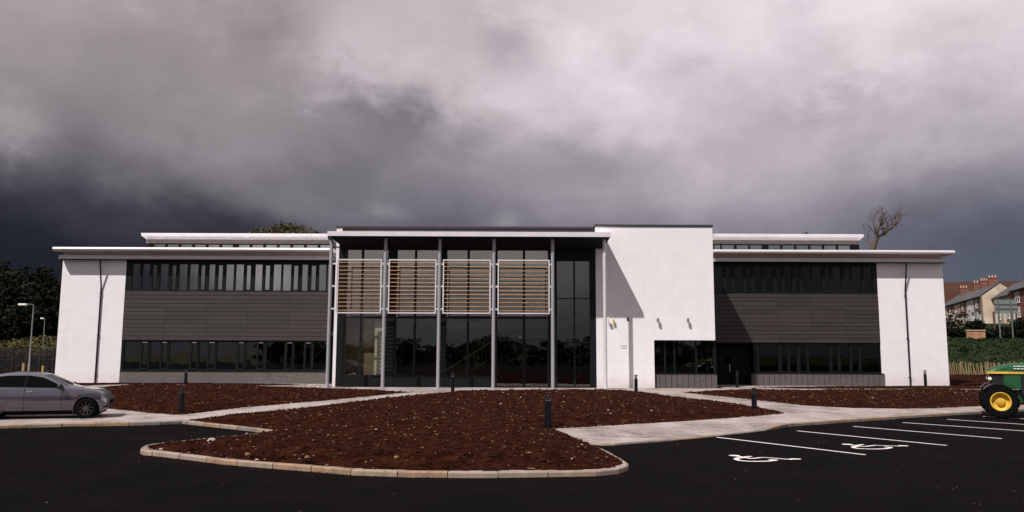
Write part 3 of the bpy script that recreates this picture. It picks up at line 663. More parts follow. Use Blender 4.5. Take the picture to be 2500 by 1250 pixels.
LL = [(78, 196, 0), (205, 255, 1), (265, 340, 0), (348, 395, 1), (405, 555, 0), (565, 610, 1), (622, 680, 0), (690, 740, 1), (750, 890, 0), (905, 950, 1), (962, 1040, 0), (1048, 1092, 1), (1110, 1240, 0), (1255, 1300, 1), (1310, 1380, 0), (1390, 1435, 1), (1450, 1545, 0)]
band(xl1, xs_l+.1, zc1+.0, zw1+.10, zo(UL, 280, 2.977), W+.02, M['glassu'], 'upper window band of the left wing')
band(xl1, xs_l+.1, zpl+.036, zc0-.0, zo(LL, 280, 2.977), W+.06, M['glass'], 'ground floor window band of the left wing', True)
MB().box(xl1, xs_l+.1, W+.0, W+.3, zw1+.101, ztop+.3).build('window_head', M['dark'], BLD)
UR = [(80, 140, 0), (160, 205, 1), (230, 290, 0), (308, 350, 1), (375, 430, 0), (447, 510, 0), (530, 575, 1), (595, 650, 0), (668, 705, 1), (722, 790, 0), (800, 868, 0), (885, 930, 1), (950, 1010, 0), (1030, 1080, 1), (1090, 1160, 0), (1175, 1238, 0)]
LR = [(390, 530, 0), (548, 598, 1), (612, 663, 0), (682, 735, 1), (748, 898, 0), (912, 963, 1), (978, 1043, 0), (1058, 1112, 1), (1128, 1262, 0)]
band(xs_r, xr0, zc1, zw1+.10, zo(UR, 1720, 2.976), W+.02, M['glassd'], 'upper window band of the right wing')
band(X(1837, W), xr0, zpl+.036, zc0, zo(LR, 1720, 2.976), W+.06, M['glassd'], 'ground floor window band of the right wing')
MB().box(xs_r, xr0, W, W+.3, zw1+.101, ztop+.3).build('window_head', M['dark'], BLD)
# recessed side door beside the white block
xd0, xd1 = X(1745, W), X(1837, W)
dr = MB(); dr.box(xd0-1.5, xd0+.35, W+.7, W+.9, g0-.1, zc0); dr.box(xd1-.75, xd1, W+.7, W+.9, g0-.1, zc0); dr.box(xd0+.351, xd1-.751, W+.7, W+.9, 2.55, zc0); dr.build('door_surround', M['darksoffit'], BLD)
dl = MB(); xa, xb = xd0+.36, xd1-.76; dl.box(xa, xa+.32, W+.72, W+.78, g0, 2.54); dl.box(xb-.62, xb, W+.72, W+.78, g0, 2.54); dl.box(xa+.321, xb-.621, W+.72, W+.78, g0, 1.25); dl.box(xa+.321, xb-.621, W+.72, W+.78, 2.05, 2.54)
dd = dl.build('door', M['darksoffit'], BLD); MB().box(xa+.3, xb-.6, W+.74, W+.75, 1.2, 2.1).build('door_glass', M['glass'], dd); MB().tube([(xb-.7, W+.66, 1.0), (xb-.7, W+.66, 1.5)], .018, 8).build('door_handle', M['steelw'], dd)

# white block
bx0, bx1, bx2 = X(1455.5, DB), X(1745, DB), X(1596, DB)
bz1 = Z(553.5, DB, 1600); bzu = Z(830.5, DB, 1670); BW = W-DB+1.0
w = MB(); w.exty([(bx0, g0-.2), (bx2, g0-.2), (bx2, bzu), (bx1, bzu), (bx1, bz1), (bx0, bz1)], DB, DB+.35)
w.box(bx1-.3, bx1, DB+.35, DB+BW+6, bzu, bz1); w.box(bx0, bx0+.3, DB+.35, DB+BW+6, g0-.2, bz1); w.box(bx2-.3, bx2, DB+.35, DB+1, g0, bzu)
w.box(bx2+.001, bx1-.301, DB+.351, W+.5, bzu+.001, bzu+.2)
wl = w.build('wall', M['render'], BLD); wl['label'] = 'white projecting wall block with overhanging corner'
MB().box(bx0-.04, bx1+.04, DB-.05, DB+BW+6, bz1+.0, bz1+.13).build('coping', M['coping'], BLD)
yL = DB+.28; zbl = Z(914, DB, 1670)
def band2(x0, x1, z0, z1, cuts, y, gm, label):
    fr = MB(); fr.box(x0, x1, y, y+.12, z0, z0+.07); fr.box(x0, x1, y, y+.12, z1-.07, z1); cs = [x0]+cuts+[x1]
    for c_ in cs: a = max(x0, c_-.05); b_ = min(x1, c_+.05); fr.box(a, b_, y+.002, y+.118, z0+.07, z1-.07)
    f = fr.build('window_band', M['dark'], BLD); f['label'] = label
    for a, b_ in zip(cs[:-1], cs[1:]): MB().box(a+.045, b_-.045, y+.055, y+.07, z0+.06, z1-.06).build('pane', gm, f)
    return f
band2(bx2+.0, bx1-.05, zbl, bzu-.005, [X(1624, DB), X(1647, DB), X(1700, DB)], yL, M['glass'], 'window band tucked under the white block')
bk = striped_plinth(bx2+.01, bx1+.12, DB+.24, zbl-.0, 'striped brick plinth under the white block')
MB().box(bx2+.01, bx1+.14, DB+.19, DB+.6, zbl-.002, zbl+.035).build('sill', M['dark'], BLD)
MB().box(bx1-.1, bx1+.1, yL+.0, W+.5, g0-.2, bzu-.01).build('return_wall', M['dark'], BLD)
MB().box(bx2+.3, bx1-.3, W-.2, W-.1, 0, bzu).build('inner_rooms', M['interior'], BLD)
MB().box(X(1721.5, DB+.5), X(1726.5, DB+.5), yL+.18, yL+.3, zbl+.12, bzu-.2).build('inner_post', M['white'], BLD)

# entrance hall: roof, parapet, columns
qf, qc = 2.75, 2.15
ax0, ax1 = X(799, DB-qf, 570), X(1491, DB-qf, 570)
zf1 = Z(565.5, DB-qf, 1150); zf0 = Z(577, DB-qf, 1150); zsw = Z(606, DB, 1150)
MB().extx([(DB-qf, zf0), (DB-qf, zf1), (DB+.2, zf1+.06), (DB+.2, zf0)], ax0, ax1).build('canopy_roof', M['alu'], BLD)
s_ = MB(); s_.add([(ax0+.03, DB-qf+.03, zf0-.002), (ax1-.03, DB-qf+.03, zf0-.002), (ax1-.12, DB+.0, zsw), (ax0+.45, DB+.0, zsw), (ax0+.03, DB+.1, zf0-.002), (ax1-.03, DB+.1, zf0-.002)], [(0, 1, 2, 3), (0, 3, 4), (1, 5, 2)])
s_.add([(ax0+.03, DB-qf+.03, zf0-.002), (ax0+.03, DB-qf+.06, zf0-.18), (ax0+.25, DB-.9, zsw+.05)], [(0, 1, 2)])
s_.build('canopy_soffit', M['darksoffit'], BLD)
zp1 = Z(553, DB+.3, 1150); xpa, xpb = X(822, DB+.3, 560), bx0-.001
MB().box(xpa+.3, xpb, DB+.3, DB+12, zf1-.3, zp1-.12).build('parapet', M['coping'], BLD)
MB().box(xpa, xpa+.38, DB+.28, DB+9, zf1-.5, zp1-.13).build('parapet_end', M['render'], BLD)
MB().box(xpa-.04, xpb, DB+.22, DB+12, zp1-.119, zp1).build('coping', M['coping'], BLD)
# glazed front: posts, transoms, panes
gl = X(823, DB); gr_ = bx0-.002; gy = DB+.04; zt_ = zsw+.0
posts = [(X(823, DB, 780), X(839, DB, 780)), (X(944, DB, 780), X(962, DB, 780)), (X(1075, DB, 780), X(1088, DB, 780)), (X(1203, DB, 780), X(1214, DB, 780)), (X(1341, DB, 780), X(1360, DB, 780)), (X(1440, DB, 780), gr_)]
fr = MB(); 
for a, b_ in posts: fr.box(a, b_, gy-.02, gy+.2, g0-.1, zt_+.3)
zh = Z(611, DB, 1150); zt2 = Z(776, DB, 1100); zlp = Z(915.5, DB, 1000); zt5 = Z(637.5, DB, 1400)
for i in range(5):
    a, b_ = posts[i][1]+.001, posts[i+1][0]-.001
    top = zh if i < 4 else zt5
    fr.box(a, b_, gy, gy+.14, top, zt_+.3); fr.box(a, b_, gy, gy+.12, g0-.1, g0+.08)
    if i < 4: fr.box(a, b_, gy, gy+.12, zt2-.05, zt2+.06)
fr_o = fr.build('glazed_front', M['dark'], BLD)
mul = [X(881.5, DB, 780), X(1012.5, DB, 780), X(1142.5, DB, 780), X(1279, DB, 780), X(1402.5, DB, 780)]
for i in range(5):
    a, b_ = posts[i][1]+.001, posts[i+1][0]-.001; mw = .075 if i < 4 else .05; top = zh if i < 4 else zt5
    MB().box(mul[i]-mw, mul[i]+mw, gy+.01, gy+.11, g0+.081, (zt2-.051) if i < 4 else top-.001).build('mullion', M['dark'], fr_o)
    if i < 4: MB().box(mul[i]-mw, mul[i]+mw, gy+.01, gy+.11, zt2+.061, top-.001).build('mullion', M['dark'], fr_o)
    low = zlp if i < 3 else g0+.08
    gm_ = M['glassb'] if i < 4 else M['glass']
    zz = [(low, zt2-.05), (zt2+.06, top)] if i < 4 else [(low, Z(836, DB, 1400)-.03), (Z(836, DB, 1400)+.03, Z(729, DB, 1400)-.03), (Z(729, DB, 1400)+.03, top)]
    if i == 3: zz = [(low, Z(830, DB, 1280)-.03), (Z(830, DB, 1280)+.03, zt2-.05), (zt2+.06, top)]
    for (p0, p1) in zz:
        for (u0, u1) in ((a, mul[i]-mw), (mul[i]+mw, b_)): MB().box(u0-.01, u1+.01, gy+.05, gy+.062, p0-.01, p1+.01).build('pane', M['glassc'] if (i < 4 and p0 > zt2) else gm_, fr_o)
    for (p0, p1), (q0, q1) in zip(zz[:-1], zz[1:]):
        if q0-p1 < .08:
            for (u0, u1) in ((a, mul[i]-mw), (mul[i]+mw, b_)): MB().box(u0+.001, u1-.001, gy+.012, gy+.108, p1, q0).build('transom', M['dark'], fr_o)
    if i < 3:
        for (u0, u1) in ((a, mul[i]-mw), (mul[i]+mw, b_)): MB().box(u0+.001, u1-.001, gy+.02, gy+.1, g0+.081, zlp-.011).build('low_panel', M['dark'], fr_o)
# white fin wall closing the hall on the left
fx0, fx1 = X(815, DB, 800), X(822.5, DB, 800)
MB().box(fx0, fx1, DB-.02, W+.1, g0-.1, zt_-.02).build('fin_wall', M['render'], BLD)
# inside the hall
zfl = g0+.02
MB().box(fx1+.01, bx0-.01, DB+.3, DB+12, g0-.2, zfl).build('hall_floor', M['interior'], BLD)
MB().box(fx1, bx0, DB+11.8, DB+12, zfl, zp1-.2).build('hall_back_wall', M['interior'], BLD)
MB().box(fx1, bx0, DB+.4, DB+12, zt_+.32, zt_+.4).build('hall_ceiling', M['intback'], BLD)
MB().box(fx1+.01, fx1+.1, DB+.3, DB+12, zfl+.001, zt_+.3).build('hall_side_wall', M['intback'], BLD)
MB().box(X(836, DB+1.3), X(946, DB+1.3), DB+1.3, DB+1.5, zfl+.001, zt_).build('lobby_wall', M['tanwall'], BLD)
MB().box(X(829.5, DB+.45), X(833.5, DB+.45), DB+.4, DB+.5, Z(912, DB, 830), zt_).build('inner_post', M['white'], BLD)
MB().box(X(916, DB+.45), X(936, DB+.45), DB+.38, DB+.75, zfl, zt_).build('inner_column', M['white'], BLD)
MB().box(X(948, DB+.6), X(957, DB+.6), DB+.5, DB+.8, zfl, zt_).build('inner_column', M['white'], BLD)
MB().box(X(1075, DB+5), bx0-.02, DB+5, DB+11.7, 3.9, 4.3).build('gallery', M['intback'], BLD)
st = MB(); A = on(1086, 906, DB+3.0); B = on(1207, 829, DB+3.0)
for k in range(18):
    t = k/18; p = A.lerp(B, t); st.box(p.x, p.x+(B.x-A.x)/18+.02, DB+3.1, DB+4.6, p.z-1.05, p.z-1.0)
st.build('stair', M['intback'], BLD)
rl_ = MB(); rl_.tube([A, B, on(1226, 820, DB+3), on(1330, 820, DB+3)], .045, 6)
rl_.build('handrail', M['rail'], BLD)
bal = MB()
for k in range(13):
    p = A.lerp(B, k/12); bal.tube([(p.x, p.y, p.z-1), tuple(p)], .015, 5)
bal.build('balusters', M['steel'], BLD, kind='stuff')
MB().box(X(1265, DB+3), X(1277, DB+3), DB+2.9, DB+2.96, Z(826, DB+3), Z(820, DB+3)).build('inner_notice', M['white'], BLD)

# columns and timber sun screens
Dc = DB-qc
cols = [(807, 801), (941.5, 934), (1074, 1069), (1206, 1204), (1349, 1350), (1475.6, 1478.5)]
colx = [X((a+b_)/2, Dc, 775) for a, b_ in cols]
def canopy_z(y): return zf0+(zsw-zf0)*((y-(DB-qf))/qf)
for i, cx_ in enumerate(colx):
    mb = MB().tube([(cx_, Dc, g0-.05), (cx_, Dc, canopy_z(Dc)-.0)], .105, 16); o = mb.build('column', M['steel'] if i < 5 else M['steelw'], BLD, smooth=40)
    MB().lathe([(0, .03), (.19, .03), (.19, 0), (0, 0)], (cx_, Dc, .1), 16).build('base_plate', M['steel'], o)
FRS = [(820.5, 931.5), (948, 1065), (1080.7, 1198), (1215, 1342)]
zfT, zfB = Z(633.5, Dc, 1090), Z(766, Dc, 1090)
for i, (a, b_) in enumerate(FRS):
    xa, xb = X(a, Dc, 700), X(b_, Dc, 700); t = .075; fr = MB()
    fr.box(xa, xa+t, Dc-.05, Dc+.05, zfB, zfT); fr.box(xb-t, xb, Dc-.05, Dc+.05, zfB, zfT); fr.box(xa+t, xb-t, Dc-.049, Dc+.049, zfB, zfB+t); fr.box(xa+t, xb-t, Dc-.049, Dc+.049, zfT-t, zfT)
    f = fr.build('sun_screen', M['steelw'], BLD)
    h = (zfT-zfB-2*t)/13.0
    q = MB().extx([(-.032, -.018), (-.03, .016), (.03, .019), (.03, -.012)], 0, xb-xa-2*t+.02); me = q.mesh('slat', M['wood'])
    for k in range(13): piece('slat', me, f, (xa+t-.01, Dc+.0, zfB+t+h*(k+.5)))
    for cx_ in (colx[i], colx[i+1]):
        for fz in (.085, .5, .915):
            zz_ = zfB+(zfT-zfB)*(1-fz) if True else 0
            a2, b2 = (cx_+.09, xa+.002) if cx_ < xa else (xb-.002, cx_-.09)
            if b2 > a2: MB().box(a2, b2, Dc-.03, Dc+.03, zz_-.05, zz_+.05).build('bracket', M['steelw'], f)

# clerestories
CY = W+6
def clere(px0, px1, pw0, pw1, yt, pc, wins, label, endleft):
    z1 = Z(yt, CY-.9, pc); z2 = Z(yt+11, CY-.9, pc); xa, xb = X(px0, CY-.9, 576), X(px1, CY-.9, 576); wa, wb = X(pw0, CY, 590), X(pw1, CY, 590)
    r = MB().extx([(CY-.9, z2+.12), (CY-.98, z1-.03), (CY-.95, z1), (CY+6, z1+.02), (CY+6, z2)], xa, xb).build('upper_roof', M['alu'], BLD); r['label'] = label
    MB().add([(xa+.05, CY-.85, z2+.118), (xb-.05, CY-.85, z2+.118), (wb, CY, z2), (wa, CY, z2), (wa, CY+3, z2), (wb, CY+3, z2)], [(0, 1, 2, 3), (0, 3, 4), (1, 5, 2)]).build('upper_soffit', M['alu'], r)
    zb1 = Z(yt+12, CY, pc)+.3; zb0 = Z(yt+24.5, CY, pc); zb = zn_l-.1
    MB().box(wa, wb, CY, CY+5.5, zb0, zb1).build('upper_fascia', M['upclad'], BLD)
    fr = MB(); fr.box(wa, wb, CY+.05, CY+.2, zb0-.09, zb0-.002); fr.box(wa, wb, CY+.05, CY+.2, zb-.3, zb); prev = wa
    ws = [(X(a, CY, 599), X(b_, CY, 599)) for a, b_ in wins]
    for a, b_ in ws: fr.box(prev, a, CY+.052, CY+.198, zb, zb0-.09); prev = b_
    if wb > prev: fr.box(prev, wb, CY+.052, CY+.198, zb, zb0-.09)
    f = fr.build('clerestory', M['dark'], BLD)
    for a, b_ in ws: MB().box(a-.01, b_+.01, CY+.1, CY+.115, zb-.01, zb0-.08).build('pane', M['clglass'], f)
    MB().box(wa+.1, wb-.1, CY+5.3, CY+5.5, zb-.5, zb0).build('upper_back', M['whiter'], BLD)
M['clglass_'] = None
M['clglass'] = glass_mat('clerestory_glass', (.5, .56, .53), .60, (.93, 1, .95))
wl_ = [(375+i*33.2+(7 if i > 5 else 0), 402+i*33.2+(7 if i > 5 else 0)) for i in range(6)]+[(582+i*33.2, 609+i*33.2) for i in range(7)]
clere(345, 809, 357, 809, 570, 580, wl_, 'upper roof over the left wing', True)
wr_ = [(1745, 1759), (1763, 1793), (1799, 1828), (1832, 1861), (1877, 1906), (1911, 1940), (1945, 1974), (1979, 2008), (2013, 2042), (2047, 2076)]
clere(1742, 2108, 1742, 2098, 571.5, 1930, wr_, 'upper roof over the right wing', False)
MB().lathe([(0, .16), (.2, .12), (.26, 0), (.26, -.1)], (X(1974, CY+1), CY+1, Z(571, CY+1, 1974)+.02), 10).build('roof_vent', M['coping'], BLD)

# downpipes
def pipe(px_top, px_kink, px_bot, ykink, label):
    x0, z0 = X(px_top, W-.45, 632), zn_l-.8; x1 = X(px_kink, W-.07, ykink); z1 = Z(ykink, W-.07, px_kink); x2 = X(px_bot, W-.07, 930)
    xm = (x1+x2)/2
    mb = MB().tube([(x1, W-.42, z0), (x1, W-.42, z0-.25), (x1, W-.08, z1+.1), (x1, W-.08, z1), (x1, W-.08, g0)], .05, 10)
    o = mb.build('downpipe', M['dark'], BLD, smooth=50); o['label'] = label
    for zz_ in (z1-.3, (z1+g0)/2, g0+.6): MB().box(x1-.07, x1+.07, W-.13, W+.005, zz_-.025, zz_+.025).build('pipe_clip', M['dark'], o)
pipe(252, 247, 241, 706, 'dark downpipe on the left end wall')
pipe(2207, 2210, 2215, 712, 'dark downpipe on the right end wall')

# lights, alarm and plate on the white block
def wall_light(px, py, label):
    x, z = X(px, DB, py), Z(py, DB, px); t = empty('wall_light', (x, DB, z), label, 'wall light', 'small spotlights on the white block wall')
    MB().tube([(x, DB-.001, z), (x, DB-.1, z)], .03, 8).build('arm', M['beam'], t)
    MB().lathe([(0, .1), (.07, .1), (.085, .02), (.085, -.14), (.07, -.15), (0, -.15)], (x, DB-.2, z), 14).build('lamp_body', M['galv'], t, smooth=30); return t
for a, b_, lb in ((1532, 779, 'small grey spotlight above the faint plate, beside the column shadow'), (1605, 781, 'small grey spotlight on the sunlit wall, left of the window corner pair'), (1678, 781, 'small grey spotlight on the sunlit wall, nearest the right corner')): wall_light(a, b_, lb)
x, z = X(1497, DB, 784), Z(784, DB, 1497); t = empty('alarm_lamp', (x, DB, z), 'small yellow lamp on the white wall beside the end column', 'lamp')
MB().lathe([(0, .12), (.05, .11), (.08, 0), (.08, -.1), (0, -.1)], (x, DB-.14, z), 12).build('lamp_body', M['yellow'], t, smooth=30); MB().box(x-.03, x+.03, DB-.1, DB-.001, z-.04, z+.04).build('arm', M['beam'], t)
x, z = X(1484, DB, 778), Z(778, DB, 1484); t = empty('camera_bracket', (x, DB, z), 'white bracket camera between the end column and yellow lamp', 'camera')
MB().box(x-.12, x+.05, DB-.36, DB-.22, z-.05, z+.07).build('camera_housing', M['white'], t); MB().tube([(x, DB-.001, z-.15), (x, DB-.25, z-.06)], .025, 6).build('arm', M['white'], t)
x, z = X(1522, DB, 846), Z(846, DB, 1522); t = empty('wall_plate', (x, DB, z), 'faint pale plate on the white wall under the first spotlight', 'wall plate')
MB().exty([(x-.22, z+.08), (x-.18, z-.04), (x-.1, z-.1), (x+.1, z-.1), (x+.18, z-.04), (x+.22, z+.08)], DB-.02, DB-.001).build('plate', mat('plate', (.68, .68, .66), .6), t)
MB().box(x-.22, x+.22, DB-.035, DB-.021, z+.055, z+.08).build('plate_lip', mat('lip', (.5, .42, .42), .6), t)

# ------------------------------------------------------------------ bollards
def make_bollard():
    t = empty('bollard_light', (0, 0, 0)); 
    MB().lathe([(0, .72), (.095, .72), (.095, 0), (.105, 0), (.105, -.1)], n=20).build('post', M['bollard'], t, smooth=40)
    MB().lathe([(.082, .90), (.082, .721)], n=20).build('lens', M['lens'], t, smooth=60)
    MB().lathe([(.012, .89), (.025, .83), (.07, .73), (.0, .725)], n=16).build('reflector', M['chrome'], t, smooth=60)
    q = MB()
    for k in range(3):
        z = .755+k*.045; q.lathe([(.06, z+.01), (.088, z), (.088, z+.006), (.06, z+.016)], n=20)
    q.build('louvre_ring', M['bollard'], t)
    MB().lathe([(0, .955), (.07, .952), (.097, .93), (.097, .90), (0, .90)], n=20).build('cap', M['bollard'], t, smooth=30)
    return t
bz = make_bollard()
BOL = [(1338, 1042, 958, 'tall navy bollard light in the big soil bed near the paving tip'), (442, 1007, 945, 'dark bollard light at the left fork of the paths'), (1842, 1005, 947, 'dark bollard light at the right tip of the big soil bed'),
       (1553, 957, 915, 'dark bollard light in front of the white block'), (1105, 957, 908, 'dark bollard light in front of the glazed hall'), (453, 937, 900, 'distant bollard light against the left wing plinth'),
       (2260, 943, 904, 'dark bollard light in front of the white right end wall'), (1800, 945, 905, 'bollard light in the shade by the recessed side door'), (110, 944, 903, 'bollard light left of the building behind the silver car')]
for i, (px, pb, pt, lb) in enumerate(BOL):
    o = bz if i == 0 else copy_tree(bz); p = gnd(px, pb, .13); o.location = (p.x, p.y, .12); ztp = on(px, pt, p.y).z
    o.scale = (1, 1, max(.8, min(1.15, (ztp-.12)/.955))); o.rotation_euler.z = i*1.1; tag(o, lb, 'bollard light', 'bollard lights around the paths')

# ------------------------------------------------------------------ silver car
def interp(x, pts):
    if x <= pts[0][0]: return pts[0][1]
    for (a, va), (b_, vb) in zip(pts[:-1], pts[1:]):
        if x <= b_:
            t = (x-a)/(b_-a); return va+(vb-va)*t
    return pts[-1][1]
def smooth_tab(pts, x, s=.05):
    return (interp(x-s, pts)+interp(x+s, pts)+2*interp(x, pts)+interp(x-s/2, pts)+interp(x+s/2, pts))/6
CT = [(-3.80, .70), (-3.78, .90), (-3.70, 1.02), (-3.55, 1.06), (-3.25, 1.10), (-2.72, 1.335), (-2.45, 1.40), (-2.05, 1.435), (-1.65, 1.42), (-1.28, 1.36), (-.98, 1.22), (-.56, 1.00), (-.45, .965), (-.1, .915), (.2, .865), (.45, .80), (.62, .72), (.74, .62), (.80, .50)]
CW = [(-3.80, .60), (-3.72, .74), (-3.5, .82), (-3.1, .865), (-2.4, .885), (-1, .885), (-.2, .88), (.2, .86), (.5, .78), (.68, .66), (.78, .50), (.80, .42)]
def xq(x): return .34+(x-.34)/.55 if x > .34 else x       # short front overhang
def zt(x): x = xq(x); return smooth_tab(CT, x, .06)
def wd(x): x = xq(x); return smooth_tab(CW, x, .05)
BELT = [(-3.8, .86), (-3.2, .99), (-2, .975), (-.6, .935), (0, .86), (.5, .72), (.8, .45)]
def side(x, z):
    b = min(smooth_tab(BELT, x), zt(x)-.02); w_ = wd(x)
    if z <= b:
        u = [(.15, .80), (.28, .885), (.42, .955), (.6, 1.0), (.78, .992), (.95, .945)]; return w_*interp(z, u)
    wb_ = w_*interp(b, [(.15, .80), (.28, .885), (.42, .955), (.6, 1.0), (.78, .992), (.95, .945)]); return wb_-(z-b)*.46
def zlow(x):
    z = .19
    if x > .42: z = .19+.10*(x-.42)/.2
    if x < -3.5: z = .19+.12*(-3.5-x)/.3
    for xw in (0, -2.75):
        if abs(x-xw) < .365: z = max(z, .31+math.sqrt(.365**2-(x-xw)**2))
    return z
M['winblack'] = mat('window_black', (.004, .005, .005), .8, spec=.1)
def make_car():
    t = empty('parked_car', (0, 0, 0))
    xs_ = sorted(set([round(-3.80+4.393*i/92, 4) for i in range(93)]+[s_*.3649+xw for s_ in (-1, 1) for xw in (0, -2.75)]+[s_*.3651+xw for s_ in (-1, 1) for xw in (0, -2.75)]))
    rows = []
    for x in xs_:
        b = min(smooth_tab(BELT, x), zt(x)-.02); lo = min(zlow(x), b-.02); T = zt(x); sec = []
        for k in range(8): z = lo+(b-lo)*k/7; sec.append((x, -side(x, z), z))
        for k in range(1, 6): z = b+(T-.015-b)*k/5; sec.append((x, -side(x, z), z))
        we = side(x, T-.015)
        for k in range(1, 6): u = 1-k/5.; sec.append((x, -we*u, T-.015+.045*(1-u**2.4)))
        rows.append(sec)
    n = len(rows[0]); mb = MB(); vs = [p for s_ in rows for p in s_]; fs = []
    for i in range(len(rows)-1):
        for j in range(n-1): fs.append((i*n+j, (i+1)*n+j, (i+1)*n+j+1, i*n+j+1))
    mb.add(vs, fs); mb.add([(x, -y, z) for x, y, z in vs], [f[::-1] for f in fs])
    # closed ends
    for s_ in (rows[0], rows[-1]): mb.add([p for p in s_]+[(x, -y, z) for x, y, z in reversed(s_)], [tuple(range(2*n))])
    mb.build('body', M['paint'], t, smooth=35)
    def patch(x0, x1, zf0, zf1, name, ml, off_=.006, n_=14, par=t, m_=3):
        for sg in (-1, 1):
            q = MB(); vs = []
            for i in range(n_+1):
                x = x0+(x1-x0)*i/n_; a, c_ = zf0(x), zf1(x)
                for k in range(m_+1): z = a+(c_-a)*k/m_; vs.append((x, sg*(side(x, z)+off_), z))
            fs = [(i*(m_+1)+k, (i+1)*(m_+1)+k, (i+1)*(m_+1)+k+1, i*(m_+1)+k+1) for i in range(n_) for k in range(m_)]
            q.add(vs, fs if sg < 0 else [f[::-1] for f in fs]); q.build(name, ml, par, smooth=60)
    topf = lambda x: max(.985, min(zt(x)-.075, 1.345))
    bot = lambda x: smooth_tab(BELT, x)+.012
    dark = M['winblack']
    patch(-3.12, -.66, bot, topf, 'window_surround', dark, .003, 40)
    patch(-1.70, -.80, lambda x: bot(x)+.012, lambda x: topf(x)-.012, 'front_window', M['carglass2'], .009)
    patch(-2.62, -1.78, lambda x: bot(x)+.012, lambda x: topf(x)-.012, 'rear_window', M['carglass2'], .009)
    patch(-3.0, -2.67, lambda x: bot(x)+.012, lambda x: max(bot(x)+.02, topf(x)-.02), 'quarter_window', M['carglass2'], .009, 6)
    def top(x0, x1, name, ml):
        q = MB(); n_ = 10; vs = []
        for i in range(n_+1):
            x = x0+(x1-x0)*i/n_; we = side(x, zt(x)-.015)-.07
            for k in range(11): u = -1+2*k/10; uu = abs(u*we/(we+.07)); vs.append((x, u*we, zt(x)-.015+.045*(1-uu**2.4)+.006))
        q.add(vs, [(i*11+k, (i+1)*11+k, (i+1)*11+k+1, i*11+k+1) for i in range(n_) for k in range(10)]); q.build(name, ml, t, smooth=60)
    top(-1.24, -.60, 'windscreen', M['carglass2']); top(-3.2, -2.76, 'rear_screen', M['carglass2'])
    for xx in (-.70, -1.74, -2.66): patch(xx-.006, xx+.006, lambda x: .26, lambda x: smooth_tab(BELT, x), 'door_gap', M['black'], .003, 1, t, 6)
    patch(-2.28, -.42, lambda x: .545, lambda x: .575, 'rub_strip', M['paint'], .018, 10)
    patch(-2.35, -.40, lambda x: .19, lambda x: .25, 'sill_strip', M['black'], .008, 10)
    for xx in (-1.60, -2.50): 
        for sg in (-1, 1): MB().box(xx-.09, xx+.09, sg*(side(xx, .86))-.03, sg*(side(xx, .86))+.03, .835, .865).build('door_handle', M['chrome'], t)
    patch(.41, .545, lambda x: zt(x)-.20, lambda x: zt(x)-.055, 'headlight', M['lamp'], .008, 8)
    patch(-3.72, -3.5, lambda x: .72, lambda x: .9, 'tail_light', mat('red_lens', (.35, .02, .02), .3), .008, 8)
    patch(-.33, -.26, lambda x: .70, lambda x: .73, 'side_repeater', M['orange'], .01, 2)
    patch(.47, .575, lambda x: .32, lambda x: .37, 'bumper_grille', M['black'], .006, 4)
    for sg in (-1, 1):
        MB().lathe([(0, .0), (.05, .01), (.085, .05), (.09, .12), (.06, .16), (0, .17)], (-.74, sg*.98, .92), 12).build('mirror', M['blackgloss'] if sg else M['paint'], t, smooth=60)
        MB().tube([(-.72, sg*.84, .96), (-.74, sg*.97, .97)], .02, 6).build('mirror_arm', M['blackgloss'], t)
    MB().box(-3.4, .35, -.66, .66, .13, .55).build('underbody', M['black'], t)
    MB().box(.50, .600, -.34, .34, .44, .56).build('grille', M['black'], t)
    q = MB()
    for xx in (-1.35, -1.45): pass
    for sg in (-1, 1):
        q.box(-1.75, -1.6, sg*.36-.22, sg*.36+.22, .5, 1.08); q.box(-1.72, -1.64, sg*.36-.11, sg*.36+.11, 1.09, 1.27)
        q.box(-2.72, -2.6, sg*.36-.22, sg*.36+.22, .5, 1.05)
    q.build('seats', M['interior'], t)
    for xw in (0, -2.75):
        for sg in (-1, 1):
            c = (xw, sg*.79, .31); w_ = MB().lathe([(.20, -.09), (.27, -.1), (.305, -.07), (.315, -.04), (.315, .04), (.305, .07), (.27, .1), (.20, .09)], c, 28, 'y').build('wheel', M['black'], t, smooth=40)
            r_ = MB(); r_.lathe([(.205, sg*.085), (.19, sg*.06), (.185, -sg*.06)], c, 28, 'y'); r_.lathe([(0, sg*.075), (.045, sg*.075), (.05, sg*.04)], c, 12, 'y')
            for k in range(9):
                a = k*2*math.pi/9+.2; u = Vector((math.cos(a), 0, math.sin(a))); v_ = Vector((-math.sin(a), 0, math.cos(a))); y_ = Vector((0, sg*.068, 0)); C_ = Vector(c)
                r_.add([C_+u*.03+v_*.014+y_, C_+u*.03-v_*.014+y_, C_+u*.195-v_*.011+y_, C_+u*.195+v_*.011+y_, C_+u*.03+v_*.014+y_*.5, C_+u*.03-v_*.014+y_*.5, C_+u*.195-v_*.011+y_*.5, C_+u*.195+v_*.011+y_*.5],
                       [(0, 1, 2, 3), (0, 3, 7, 4), (1, 5, 6, 2)])
            r_.build('rim', M['rim'], w_, smooth=30); MB().lathe([(0, sg*.0), (.19, sg*.0)], c, 20, 'y').build('brake_disc', M['black'], w_)
    return t
M['carglass2'] = glass_mat('car_window_glass', (.30, .40, .38), .012)
car = make_car()
pw = gnd(207, 1022, .1); yaw = R(17)
car.rotation_euler.z = yaw; offv = Vector((math.cos(yaw)*0-math.sin(yaw)*.88, math.sin(yaw)*0+math.cos(yaw)*.88, 0)); car.location = (pw.x+offv.x, pw.y+offv.y, .1)
tag(car, 'silver four door saloon car parked on the paving, cut by the left edge', 'car')

